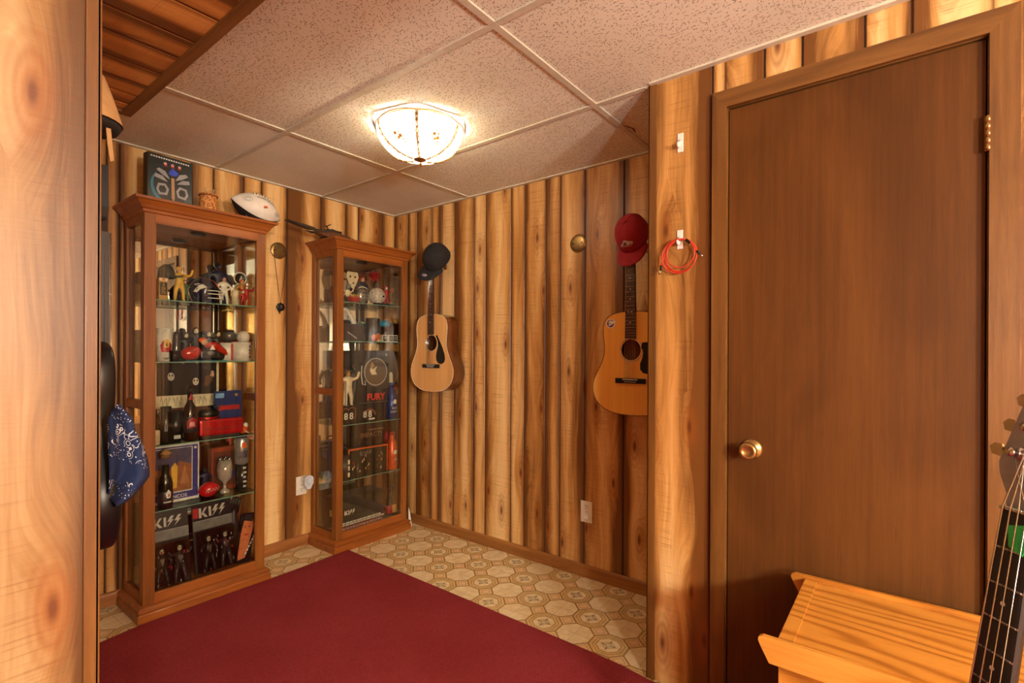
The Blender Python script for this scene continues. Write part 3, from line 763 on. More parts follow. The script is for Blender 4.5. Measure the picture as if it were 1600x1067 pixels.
# wall hangers: a U-hook and plate behind each headstock
for (x, y, z, nm, rz) in ((0, -.538, .953+nut1+.02, 'pale topped guitar', -PI/2), (0, -1.928, .908+nut2+.02, 'amber topped guitar', -PI/2)):
    t = thing('guitar_hanger', 'black yoke wall hanger holding up the '+nm, 'hanger', (x-.0005, y, z), rz)
    m = MB(); m.box((-.010, -.012, -.016), (.010, 0, .016), P((120, 76, 38), .5, name='brown_block_wood'), .003); m.build('wall_plate', t)
    m = MB(); m.tube([(0, -.01, 0), (0, -.085, 0)], .005, M_chrome, 8)
    m.tube([(-.031, -.142, .012), (-.031, -.105, -.0), (-.024, -.088, 0), (.024, -.088, 0), (.031, -.105, -.0), (.031, -.142, .012)], .0045, M_black, 8); m.build('yoke', t)

# black guitar on the left wall, seen edge-on
def black_guitar():
    t = thing('black_guitar', 'black guitar hanging edge-on on the left wall behind the panelled corner', 'guitar', (-2.018, -1.300, .70), PI/2)
    out = smooth_outline([(z*1.06, w*.93) for z, w in BODY], 1.0); m = MB(); n = len(out)
    A = [m.v((x*.97, .0, z)) for x, z in out]; A2 = [m.v((x, .006, z)) for x, z in out]; B = [m.v((x, .074, z)) for x, z in out]
    for a, b in ((A, A2), (A2, B)): m._fin([m.bm.faces.new((a[i], a[(i+1) % n], b[(i+1) % n], b[i])) for i in range(n)], M_black, True)
    m._fin([m.bm.faces.new(A), m.bm.faces.new(B[::-1])], M_black); m.build('body', t)
    nut = .17+.648
    m = MB(); m.prism([(-.028, .38), (.028, .38), (.0215, nut), (-.0215, nut)], -.012, -.001, P((52, 36, 28), .5)); fo = m.build('fretboard', t)
    for k in range(1, 20):
        m = MB(); z = nut-.648*(1-2**(-k/12)); m.box((-.024, -.0135, z-.001), (.024, -.0119, z+.001), M_chrome); m.build('fret', fo)
    m = MB(); m.prism([(-.022, .53), (.022, .53), (.021, nut), (-.021, nut)], -.0009, .02, M_black); m.prism([(-.021, nut), (.021, nut), (.04, nut+.06), (.034, nut+.17), (-.034, nut+.17), (-.04, nut+.06)], -.006, .01, M_black); m.build('neck', t)
    m = MB(); m.box((-.07, -.012, .155), (.07, -.0005, .18), M_chrome, .002); m.build('bridge', t)
    for i in range(6):
        m = MB(); m.tube([((i-2.5)*.0105, -.0165, .17), ((i-2.5)*.0073, -.0165, nut)], .0007, M_chrome, 5); m.build('string', t)
    for k in range(6): m = MB(); m.ell((.046, .004, nut+.05+k*.02), (.008, .004, .005), M_chrome, 10, 8); m.build('tuning_peg', t)
    t = thing('guitar_hanger', 'black yoke wall hanger on the left wall holding the black guitar', 'hanger', (XL+.0005, -1.300, .70+nut+.02), PI/2)
    m = MB(); m.box((-.010, -.012, -.016), (.010, 0, .016), P((120, 76, 38), .5, name='brown_block_wood'), .003); m.build('wall_plate', t)
    m = MB(); m.tube([(0, -.01, 0), (0, -.075, 0)], .005, M_chrome, 8)
    m.tube([(-.038, -.132, .012), (-.038, -.11, 0), (-.024, -.095, 0), (.024, -.095, 0), (.038, -.11, 0), (.038, -.132, .012)], .004, M_black, 8); m.build('yoke', t)
black_guitar()

# ------------------------------------------------------------------ caps
def cap(label, loc, rot, mat, kind, brim_mat=None, scale=1.0):
    t = thing('baseball_hat', label, 'cap', loc, rot=rot); t.scale = (scale,)*3
    rx, ry, rz_ = .078, .094, .105; bm_ = brim_mat or mat
    def cr(a, k, off=0):       # a: angle from front, k: 0 rim .. 1 button
        e = .62; c = math.cos(k*PI/2)**e; s = math.sin(k*PI/2)**.95
        return Vector((math.sin(a)*(rx+off)*c, -math.cos(a)*(ry+off)*c, (rz_+off)*s+.0))
    m = MB(); na, nk = 48, 12
    g0 = [[m.v(cr(2*PI*i/na, k/nk*.995)) for i in range(na)] for k in range(nk+1)]
    gi = [[m.v(cr(2*PI*i/na, k/nk*.995, -.0025)) for i in range(na)] for k in range(nk+1)]
    fs = []
    for gr in (g0, gi):
        fs += [m.bm.faces.new((gr[k][i], gr[k][(i+1) % na], gr[k+1][(i+1) % na], gr[k+1][i])) for k in range(nk) for i in range(na)]
        fs.append(m.bm.faces.new(gr[-1]))
    fs += [m.bm.faces.new((g0[0][i], gi[0][i], gi[0][(i+1) % na], g0[0][(i+1) % na])) for i in range(na)]
    m._fin(fs, mat, True); crown = m.build('crown', t)
    m = MB()
    for i in range(6):
        a = PI/6*(2*i+(1 if kind != 'x' else 0)); m.tube([cr(a, k/10*.99, .0006) for k in range(11)], .0011, mat, 5)
    m.build('seam', crown)
    m = MB(); m.ell(tuple(cr(0, 1)+Vector((0, 0, .002))), (.007, .007, .004), mat, 12, 8); m.build('button', t)
    m = MB(); nb, nr = 20, 6; rows = []
    for off in (0, -.003):
        gr = []
        for j in range(nr+1):
            row = []
            for i in range(nb+1):
                a = (i/nb-.5)*2.25; u = i/nb*2-1; L = .070*(1-abs(u)**2.6)*(j/nr)
                p = cr(a, 0, .0005); p = p+Vector((math.sin(a)*.35, -1, 0)).normalized()*L; p.z += -.020*(u*u)*(j/nr)-.006*(j/nr)**2+.002+off
                row.append(m.v(p))
            gr.append(row)
        rows.append(gr)
    fs = [m.bm.faces.new((g_[j][i], g_[j][i+1], g_[j+1][i+1], g_[j+1][i])) for g_ in rows for j in range(nr) for i in range(nb)]
    A, B = rows
    fs += [m.bm.faces.new((A[nr][i], A[nr][i+1], B[nr][i+1], B[nr][i])) for i in range(nb)]
    m._fin(fs, bm_, True); bmesh.ops.remove_doubles(m.bm, verts=m.bm.verts, dist=.00005); br = m.build('brim', t)
    def onc(poly, mat, off, a0=0, k0=.33, s=1.35):
        drape(mm, poly, mat, lambda x, z: cr(a0+x*s/.085, k0+z*s/.16, off))
    mm = MB()
    if kind == 'red':
        sil = P((206, 200, 200), .5, name='silver_thread'); mar = P((110, 20, 34), .6, name='maroon_thread'); blu = P((52, 58, 90), .6, name='navy_thread')
        onc([(-.026, -.013), (.024, -.011), (.034, -.004), (.034, .003), (.014, .003), (.003, .019), (-.005, .019), (-.017, .001), (-.026, -.006)], sil, .0014, s=1.2)
        onc([(-.011, -.003), (-.001, .012), (.008, -.003)], mar, .0022, s=1.2)
        onc([(-.018, -.010), (.022, -.008), (.029, -.002), (.010, -.006), (-.018, -.006)], mar, .0022, s=1.2)
        mm.build('team_emblem', crown)['label'] = 'silver and maroon embroidered mountain A emblem'
    elif kind == 'black':
        sil = P((196, 190, 180), .5, name='pale_thread')
        for q in ([(-.02, .008), (-.012, .02), (-.004, .012), (.002, .022), (.008, .010), (.014, .018), (.012, .002), (.002, .004), (-.006, -.002), (-.014, .002)],
                  [(-.018, -.014), (.016, -.010), (.016, -.006), (-.018, -.010)]): onc(q, sil, .0014, a0=-.35, k0=.16, s=.8)
        mm.build('embroidery', crown)
        mm = MB(); st = P((150, 140, 146), .35, name='cap_sticker')
        mm.M = Matrix.Translation((.0, -.128, -.0005)) @ Matrix.Rotation(-.12, 4, 'X'); mm.lathe([(0, -.001), (.018, -.001), (.018, .0026), (0, .0026)], st, 24, sx=1.1, sy=.75); o = mm.build('sticker', br); o['label'] = 'round grey sticker'
    return t
M_redcap = P((158, 26, 42), .85, name='maroon_cotton', var=.08); M_blackcap = P((30, 29, 32), .9, name='black_cotton')
cap('dark red baseball cap with silver mountain emblem hung over the amber guitar headstock', (-.135, -1.942, 1.765), (math.radians(62), 0, -PI/2), M_redcap, 'red', scale=1.02)
cap('black baseball cap with round brim sticker hung over the pale guitar headstock', (-.115, -.575, 1.805), Euler((math.radians(56), math.radians(24), math.radians(-84))), M_blackcap, 'black', scale=1.05)
# tan felt hat above the black guitar
def tan_hat():
    tn = P((214, 168, 112), .9, name='tan_felt', var=.06); dk = P((34, 28, 26), .8, name='dark_felt_lining')
    t = thing('tan_hat', 'pointed tan hat hung high over the black guitar headstock', 'hat', (-2.056, -1.30, 1.80))
    m = MB(); m.lathe([(.082, 0), (.074, .03), (.060, .075), (.044, .12), (.026, .145), (0, .15)], tn, 28); m.build('crown', t)
    m = MB(); m.lathe([(0, -.001), (.078, -.001), (.078, -.008), (.070, -.020), (0, -.020)], dk, 28); m.build('sweatband', t)
    m = MB(); m.prism([(.035, -.02), (.045, -.02), (.052, -.10), (.044, -.105), (.038, -.06)], -.05, -.047, tn); m.build('ribbon', t)
tan_hat()
# bandana
def bandana():
    g = G('paisley_bandana'); x, y, z = g.obj()
    a = g.noise(g.vec(x, y, z), 30, 2); v = g.voro(g.vec(x, y, z), 38); d = S(g.nt, v.outputs['Distance'])
    ringm = ((d*26).sin()).gt(.55)*d.lt(.55); v2 = g.voro(g.vec(x, y, z), 130); dots = S(g.nt, v2.outputs['Distance']).lt(.22)*((z*55+x*30).sin().gt(.35))
    v3 = g.voro(g.vec(x, y, z), 14); sel = S(g.nt, v3.outputs['Distance']).lt(.42)
    c = g.mix((ringm*sel).max(dots*.8*(1-sel)), (22, 38, 78), (222, 222, 224))
    mt = g.done(c, .85)
    m = MB(); nu, nv = 16, 22; gr = []
    for j in range(nv+1):
        v_ = j/nv; row = []
        for i in range(nu+1):
            u = i/nu
            # hangs from an upper point, widest low, folds ripple across
            wid = .02+.098*math.sin(min(1, v_*1.25)*PI/2)**.8*(1 if v_ < .72 else max(0, 1-(v_-.72)/.28)**.6)
            x_ = u*wid-.004; zz = -.215*v_+u*(.03-.09*v_)*.9+(.02 if v_ < .2 else 0)*u
            yy = -.012-.018*math.sin(u*9+v_*2)*(.4+v_)-.02*u
            row.append(m.v((x_, yy, zz)))
        gr.append(row)
    m._fin([m.bm.faces.new((gr[j][i], gr[j][i+1], gr[j+1][i+1], gr[j+1][i])) for j in range(nv) for i in range(nu)], mt, True)
    m.bm.transform(Matrix.Scale(.74, 4)) if 0 else None
    o = m.build('bandana', None, (-2.045, -1.475, 1.045)); o.scale = (.72, .8, .80); tag(o, 'navy blue paisley bandana draped on the edge of the black guitar', 'bandana')
    md = o.modifiers.new('s', 'SOLIDIFY'); md.thickness = .004; md.offset = 0
bandana()

# ------------------------------------------------------------------ wall things
def plate(label, loc, rz):
    t = thing('cover_plate', label, 'plate', loc, rz)
    m = MB(); m.lathe([(0, .007), (.030, .008), (.046, .006), (.049, .004), (.050, 0), (0, 0)], M_oldbrass, 40, axis='Y'); m.build('disc', t)
    for x in (-.028, .028):
        m = MB(); m.lathe([(0, .0105), (.004, .010), (.0052, .0075), (0, .0074)], P((70, 50, 30), .4, .6, 'dark_screw'), 12, c=(x, 0, 0), axis='Y'); m.build('screw', t)
    return t
plate('round brass cover plate between the two acoustic guitars', (-.001, -1.557, 1.806), -PI/2)
plate('round brass cover plate between the two cabinets with a necklace over it', (-.872, -.001, 1.813), 0)
def necklace():
    t = thing('necklace', 'black cord necklace with dark round pendant hanging from the brass plate', 'necklace', (-.866, -.012, 1.80))
    m = MB(); m.tube([(-.038, 0, .03), (-.03, -.001, -.08), (-.014, -.002, -.21), (0, -.002, -.30), (.018, -.002, -.2), (.032, -.001, -.08), (.040, 0, .02)], .0014, P((50, 34, 22), .7), 6); m.build('cord', t)
    pd = P((44, 42, 44), .35, .6, 'gunmetal'); m = MB(); m.at((0, -.004, -.325)).lathe([(0, .006), (.018, .006), (.024, .004), (.024, -.002), (0, -.002)], pd, 24, axis='Y')
    for i in range(8): a = i*PI/4; m.ell((.022*math.cos(a), -.002, .022*math.sin(a)), (.005, .003, .005), pd, 8, 6)
    m.prism([(-.006, .008), (.002, .011), (.007, .002), (.002, -.003), (.006, -.010), (-.006, -.008), (-.002, -.002)], -.0085, -.006, M_chrome); m.prism([(-.018, -.018), (-.004, -.024), (-.003, -.042)], -.004, 0, pd); m.build('pendant', t)
necklace()
def outlet(label, loc, rz, upper=True):
    t = thing('electrical_outlet', label, 'outlet', loc, rz); wp = P((226, 218, 200), .4, name='ivory_plastic', var=.03)
    m = MB(); m.box((-.035, -.006, -.057), (.035, 0, .057), wp, .002); m.build('plate', t)
    for z in (.026, -.026):
        m = MB(); m.prism([(.017*math.cos(a), z+.0155*math.sin(a)) for a in [i*PI/12 for i in range(24)]], -.008, -.006, wp)
        if upper or z < 0:
            for x in (-.006, .006): m.box((x-.0012, -.0085, z+.002), (x+.0012, -.0079, z+.010), M_black)
            m.prism(circ(0, z-.007, .0028, 10), -.0085, -.0079, M_black)
        m.build('socket', t)
    m = MB(); m.lathe([(0, .0075), (.003, .007), (.003, .005), (0, .005)], M_chrome, 10, axis='Y'); m.build('screw', t)
outlet('ivory wall outlet with a blank lower socket under the brass plate wall', (-.001, -1.618, .352), -PI/2)
outlet('ivory wall outlet between the cabinets with a plugged in night light', (-.722, -.001, .375), 0)
m = MB(); m.ell((0, 0, 0), (.017, .004, .0155), M_white, 16, 8); one(m, 'outlet_cap', 'white child safety cap in the lower socket of the ivory outlet', 'outlet cap', (-.0125, -1.618, .326), -PI/2)
t = thing('night_light', 'white plug-in night light in the outlet between the two cabinets', 'night light', (-.706, -.010, .405))
m = MB(); m.box((-.026, -.045, -.024), (.026, 0, .024), M_white, .006); m.build('plug_body', t)
m = MB(); m.M = Matrix.Translation((0, -.048, 0)); m.prism([(-.024+.0, -.022), (-.012, -.046), (.012, -.046), (.024, -.022), (.03, -.012), (.03, .018), (.022, .032), (.008, .038), (-.008, .038), (-.022, .032), (-.030, .018), (-.030, -.012)], -.008, .0025, P((206, 210, 214), .35)); m.build('lens', t)
def hook(label, loc):
    t = thing('adhesive_hook', label, 'hook', loc, -PI/2)
    m = MB(); m.box((-.0105, -.004, -.034), (.0105, 0, .034), M_white, .0018); m.build('backplate', t)
    m = MB(); m.tube([(0, -.004, .006), (0, -.012, -.004), (0, -.016, -.016), (0, -.021, -.021), (0, -.027, -.016), (0, -.029, -.006)], [.006, .0055, .005, .005, .0048, .004], M_white, 10); m.build('hook', t)
hook('white adhesive hook high on the door wall with nothing on it', (XD-.0005, -2.332, 1.962))
hook('white adhesive hook on the door wall holding a coiled red cable', (XD-.0005, -2.332, 1.615))
def cable():
    t = thing('red_cable', 'coiled red instrument cable hanging from the lower white hook', 'cable', (XD-.018, -2.338, 1.555), -PI/2)
    rd = P((214, 62, 40), .4, name='red_rubber'); m = MB()
    for k, (r, dx, dz) in enumerate(((.060, 0, 0), (.056, .003, -.002), (.062, -.002, -.003), (.050, .004, .005))):
        a0, a1 = (PI*.62, PI*2.45) if k == 3 else (0, 2*PI)
        n = 48; m.tube([(dx+r*math.cos(a0+(a1-a0)*i/n), -.003*k+.002*math.sin(5*a0+6*PI*i/n), dz+r*math.sin(a0+(a1-a0)*i/n)*.98) for i in range(n if k < 3 else n+1)], .0022, rd, 6, k < 3)
    m.tube([(-.052, -.006, .012), (-.062, -.008, -.015), (-.066, -.008, -.035)], .0022, rd, 6); m.tube([(.045, -.006, .03), (.058, -.008, .008), (.072, -.008, -.004)], .0022, rd, 6); m.build('cord', t)
    for p, q in (((-.064, -.008, -.030), (-.074, -.008, -.062)), ((.060, -.008, .008), (.082, -.008, -.014))):
        m = MB(); p, q = Vector(p), Vector(q); m.tube([p, p.lerp(q, .5)], .004, M_black, 10); m.tube([p.lerp(q, .5), q], .0026, M_chrome, 8); m.build('jack_plug', t)
    m = MB(); m.at((.03, -.006, .045), ry=.8).box((-.010, -.005, -.005), (.010, .003, .005), M_black, .001); m.build('cable_tie', t)
cable()
m = MB(); m.prism([(0, 0), (.03, 0), (.012, .10), (0, .135)], -.012, -.0105, M_white); one(m, 'white_card', 'white paper card wedged behind the right side of the corner cabinet base', 'card', (-.085, -.256, .001))

# ------------------------------------------------------------------ oak side table in front of the door
def side_table():
    x0, x1, yA, yB, zt = -1.10, -.655, -2.735, -3.42, .535
    t = thing('oak_side_table', 'golden oak side table with raised lips standing in front of the brown door', 'side table', ((x0+x1)/2, (yA+yB)/2, .0112))
    cx, cy = (x0+x1)/2, (yA+yB)/2; x0 -= cx; x1 -= cx; ya, yb = yB-cy, yA-cy; z = zt-.0112
    m = MB(); m.box((x0+.012, ya, z-.022), (x1-.012, yb, z-.004), M_oak, .002); m.build('top_panel', t)
    m = MB(); m.box((x0+.013, yb-.034, z-.0035), (x1-.013, yb-.002, z-.0006), M_oak, .0008); m.build('end_strip', t)
    for sx, xx in ((-1, x0), (1, x1)):
        m = MB(); m.M = Matrix(((0, 1, 0, 0), (1, 0, 0, 0), (0, 0, 1, 0), (0, 0, 0, 1)))
        p = [(yb+.012, z-.052), (yb+.030, z-.018), (yb+.036, z-.004), (yb+.034, z+.004), (yb+.026, z+.008), (ya-.026, z+.008), (ya-.034, z+.004), (ya-.036, z-.004), (ya-.030, z-.018), (ya-.012, z-.052)]
        a, b = sorted((xx, xx-sx*.0115)); m.prism(p, a, b, M_oak); m.build('side_lip', t)
    for sx in (-1, 1):
        a, b = sorted((sx*.19, sx*.172)); m = MB(); m.box((a, ya+.02, 0), (b, yb-.002, z-.0225), M_oak, .001); m.build('side_panel', t)
    m = MB(); m.box((-.171, yb-.020, .04), (.171, yb-.006, z-.0225), M_oak); m.build('end_panel', t)
    m = MB(); m.box((-.171, ya+.03, .12), (.171, yb-.021, .136), M_oak); m.build('shelf', t)
side_table()

# ------------------------------------------------------------------ bass guitar in the foreground
def bass():
    o3 = Vector((-1.483, -3.074, 1.004)); dn = Vector((-.127, .145, -.981)).normalized(); w = Vector((-.773, -.634, .006)); w = (w-dn*w.dot(dn)).normalized(); nm = w.cross(dn)
    if nm.dot(-cR) < 0: nm = -nm
    # local: x = w, z = -dn, -y = nm
    t = thing('bass_guitar', 'black four string bass guitar with grey headstock leaning in the right foreground', 'bass guitar')
    M = Matrix.Identity(4)
    for i in range(3): M[i][0] = w[i]; M[i][1] = -nm[i]; M[i][2] = -dn[i]; M[i][3] = o3[i]
    if M.to_3x3().determinant() < 0: print('bass flip')
    t.matrix_world = M
    L = .864; grey = P((150, 148, 150), .35, .3, 'grey_headstock'); FBW = P((34, 24, 20), .45, name='dark_fretboard')
    wid = lambda z: .040+.022*(-z)/.62
    m = MB(); m.prism([(0, 0), (.040, 0), (wid(-.62), -.62), (0, -.62)], .0, .006, FBW); fo = m.build('fretboard', t)
    for k in range(1, 21):
        z = -L*(1-2**(-k/12)); m = MB(); m.box((.0, -.0013, z-.0012), (wid(z), .0002, z+.0012), M_chrome); m.build('fret', fo)
    for k in (3, 5, 7, 9, 12, 15, 17, 19):
        z = -L*((1-2**(-k/12))+(1-2**(-(k-1)/12)))/2; m = MB(); m.prism(circ(wid(z)/2, z, .003, 12), -.0004, .0002, M_white); m.build('fret_marker', fo)
    m = MB(); m.box((-.002, -.004, 0), (.042, .008, .005), M_chrome, .001); m.build('nut', t)
    m = MB(); rows = []
    for z in (0, -.3, -.62):
        ww = wid(z); rows.append([m.v((ww/2+ww/2*math.cos(PI*i/8), .0055+.017*math.sin(PI*i/8), z)) for i in range(9)])
    for a, b in zip(rows, rows[1:]): m._fin([m.bm.faces.new((a[i], a[i+1], b[i+1], b[i])) for i in range(8)], M_black, True)
    m.build('neck', t)
    m = MB(); m.prism([(-.001, .0), (.041, .0), (.050, .03), (.058, .20), (.02, .22), (-.004, .14), (-.022, .060), (-.018, .045), (-.004, .02)], .006, .022, grey); hs = m.build('headstock', t); hs['label'] = 'grey headstock'
    for k in range(4):
        m = MB(); z = .075+.035*k; x = .004+.012*k if k < 4 else 0
        m.lathe([(0, .016), (.006, .016), (.0055, .012), (.004, .010), (.004, .004), (.008, .002), (.009, 0), (0, 0)], M_chrome, 14, c=(x, .006, z), axis='Y')
        m.tube([(x, .016, z), (x-.032, .016, z+.004)], .0025, M_chrome, 8); m.prism([(x-.030, z-.004), (x-.034, z-.008), (x-.046, z-.006), (x-.050, z+.004), (x-.044, z+.010), (x-.034, z+.009)], .014, .017, P((210, 184, 140), .25, .9, 'warm_nickel'))
        m.build('tuning_peg', t)
    for i in range(4):
        m = MB(); xa = .005+i*.0100; xb = xa+(.0028+.0052*i)*.9
        m.tube([(.004+.012*(3-i), -.004, .075+.035*(3-i)), (xa, -.0055, .004), (xb, -.0055, -.62), (xb+.002, -.009, -.86)], .0013-.0002*i, M_chrome, 6); m.build('string', t)
    m = MB(); m.prism([(.013, -.018), (.034, -.012), (.042, -.030), (.036, -.050), (.018, -.044)], -.0026, -.0014, P((52, 190, 90), .5, name='green_plastic')); o = m.build('plectrum', t); o['label'] = 'green plectrum tucked under the strings'
    body = [(0.03-.05, -.62), (-.10, -.56), (-.15, -.55), (-.16, -.60), (-.12, -.68), (-.125, -.76), (-.15, -.85), (-.14, -.95), (-.08, -.975), (.03, -.985), (.12, -.978), (.19, -.95), (.20, -.85), (.17, -.76), (.165, -.68), (.20, -.60), (.17, -.57), (.12, -.60), (.09, -.64)]
    m = MB(); m.prism(body, .002, .042, M_black); bo = m.build('body', t)
    m = MB(); m.box((-.01, -.010, -.88), (.085, .0015, -.84), M_chrome, .002); m.build('bridge', t)
    m = MB(); m.box((-.005, -.004, -.77), (.08, .0015, -.73), M_black, .003); m.build('pickup', t)
bass()

# ------------------------------------------------------------------ things in and on the cabinets
C_ = dict(black=(20, 20, 22), dk=(42, 36, 34), grey=(120, 116, 112), white=(226, 222, 212), red=(176, 26, 28), orange=(224, 92, 30), blue=(30, 60, 140), navy=(24, 30, 62), teal=(60, 140, 150), green=(50, 84, 50), yellow=(220, 170, 60), silver=(180, 178, 176), gold=(190, 140, 60), brown=(96, 58, 30), skin=(206, 160, 124), cream=(226, 210, 176), purple=(74, 60, 120), pink=(224, 150, 150))
def K(n, rough=.45, metal=0.0): return P(C_[n], rough, metal, n+'_paint')
def tall(px, Y, base, name, label, cat, rz=0, group=None):
    """a top-level Empty standing on height `base` where the photo shows pixels px = (x0, y0, x1, y1); returns (thing, width, height)"""
    x, w, h = slot(*px, Y)
    if base < CH-.05:                                   # keep inside the glazed part of its cabinet
        cx = CX1 if x < -1 else CX2; w = min(w, .44); x = min(max(x, cx-.226+w/2), cx+.226-w/2)
    lim = -.279 if x < -1 else -.259
    if base < CH-.05 and not name.endswith(('box', 'card', 'pack', 'photo', 'plaque')): Y = max(Y, lim+min(w*.52, .045))
    return thing(name, label, cat, (x, Y, base+.0004), rz, group), w, h
def blotch(m, x0, x1, z0, z1, y, mats, n, seed, sz=.12):
    """printed picture: overlapping flat shapes of solid colour"""
    r = random.Random(seed); W_, H_ = x1-x0, z1-z0
    for i in range(n):
        cx, cz = x0+W_*(.12+.76*r.random()), z0+H_*(.12+.76*r.random()); s_ = min(W_, H_)*sz*(.5+r.random()); k = r.randint(5, 8); a0 = r.random()*6
        pts = [(min(x1-.0005, max(x0+.0005, cx+s_*math.cos(a0+2*PI*j/k)*(.6+.5*r.random()))), y-.00005*(i+1), min(z1-.0005, max(z0+.0005, cz+s_*1.2*math.sin(a0+2*PI*j/k)*(.6+.5*r.random())))) for j in range(k)]
        try: m.face(pts, mats[i % len(mats)])
        except ValueError: pass
def kiss(m, w, mat, x=0, y=0, z=0):
    """the four block letters with lightning-bolt S shapes, total width w, in the x-z plane"""
    s = w/4.1; F_ = lambda pts, ox: m.prism([(x+(px+ox)*s-w/2, z+(pz-.7)*s) for px, pz in pts], y-.0008, y, mat)
    F_([(0, 0), (.36, 0), (.36, 1.45), (0, 1.45)], 0); F_([(.36, .62), (.86, 1.45), (1.22, 1.45), (.72, .72), (1.24, 0), (.84, 0), (.36, .55)], 0)
    F_([(0, 0), (.34, 0), (.34, 1.45), (0, 1.45)], 1.42)
    S_ = [(.55, 1.52), (.02, .66), (.44, .72), (.0, -.12), (.98, .98), (.58, .92), (1.02, 1.52)]
    F_(S_, 1.86); F_(S_, 2.86)
def carton(px, Y, base, name, label, cat, depth, mat, deco=None, rz=0, rot=None, parts=True, group=None, wh=None):
    t, w, h = tall(px, Y, base, name, label, cat, rz, group)
    if wh: w, h = wh
    if rot: t.rotation_euler = rot
    m = MB(); m.box((-w/2, 0, 0), (w/2, depth, h), mat, min(.0015, w*.03)); b = m.build('carton', t)
    if deco:
        m = MB(); deco(m, w, h); m.build('printed_front', b)
    return t, w, h
def bottle(px, Y, base, name, label, cat, prof, mat, capmat, lab=None, deco=None, group=None, labmat2=None):
    t, w, h = tall(px, Y, base, name, label, cat, 0, group); R_ = w/2
    m = MB(); m.lathe([(r*R_, z*h) for r, z in prof], mat, 24); m.build('glass_body', t)
    z1 = prof[-1][1]*h if prof[-1][0] else prof[-2][1]*h; rr = (prof[-1][0] or prof[-2][0])*R_
    m = MB(); m.lathe([(0, h*.93), (rr*1.15, h*.93), (rr*1.15, h*.995), (0, h)], capmat, 18); m.build('cap', t)
    if lab:
        m = MB(); z0, z1, lm = lab; m.lathe([(R_*1.015, z0*h), (R_*1.02, z0*h+.0003), (R_*1.02, z1*h), (R_*1.015, z1*h+.0003)], lm, 24); lo = m.build('label', t)
        if deco: m = MB(); deco(m, R_, h); m.build('label_print', lo)
    return t
def wrap(m, R_, pts, mat):
    """polygon wrapped on an upright cylinder front; pts in (arc metres, z)"""
    drape(m, pts, mat, lambda x, z: (R_*math.sin(x/R_), -R_*math.cos(x/R_), z))
def figure(t, h, body, head, hair, pants=None, pose=0, skinm=None):
    """small toy figure: skinned body, head, hair"""
    s = h/1.0; arms = ((-.17, .72), (-.25, .58), (-.20, .44)) if pose == 0 else (((-.17, .74), (-.30, .78), (-.34, .96)) if pose == 1 else ((-.17, .72), (-.22, .60), (-.06, .52)))
    V = [(0, 0, .46), (0, 0, .60), (0, 0, .76), (0, 0, .83), (.07, 0, .44), (.10, -.01, .24), (.11, 0, .04), (.12, -.06, .02), (-.07, 0, .44), (-.10, -.01, .24), (-.11, 0, .04), (-.12, -.06, .02)]
    E_ = [(0, 1), (1, 2), (2, 3), (0, 4), (4, 5), (5, 6), (6, 7), (0, 8), (8, 9), (9, 10), (10, 11)]; R_ = [.09, .10, .11, .045, .07, .055, .04, .035, .07, .055, .04, .035]
    for sg in (1, -1):
        i = len(V); V += [(sg*-a, -.02*k, b) for k, (a, b) in enumerate(arms)]; E_ += [(2, i), (i, i+1), (i+1, i+2)]; R_ += [.05, .042, .036]
    skin('body', [(a*s, b*s, c*s) for a, b, c in V], E_, [r*s for r in R_], body, t)
    m = MB(); m.ell((0, -.005*s, .90*s), (.065*s, .075*s, .09*s), skinm or head, 12, 8)
    m.ell((0, -.082*s, .885*s), (.012*s, .014*s, .018*s), skinm or head, 6, 4)
    for e in (-1, 1): m.ell((e*.026*s, -.072*s, .915*s), (.011*s, .008*s, .009*s), M_black, 6, 4)
    m.build('head', t)
    if hair: m = MB(); m.ell((0, .02*s, .93*s), (.085*s, .085*s, .085*s), hair, 10, 8); m.build('hair', t)
def fig(px, Y, base, label, body, head, hair, pose=0, group=None):
    t, w, h = tall(px, Y, base, 'toy_figure', label, 'toy figure', 0, group); figure(t, h, K(body), K(head), K(hair) if hair else None, pose=pose)
    m = MB(); m.lathe([(0, 0), (h*.15, 0), (h*.15, h*.02), (0, h*.02)], M_black, 16); m.build('stand', t); return t
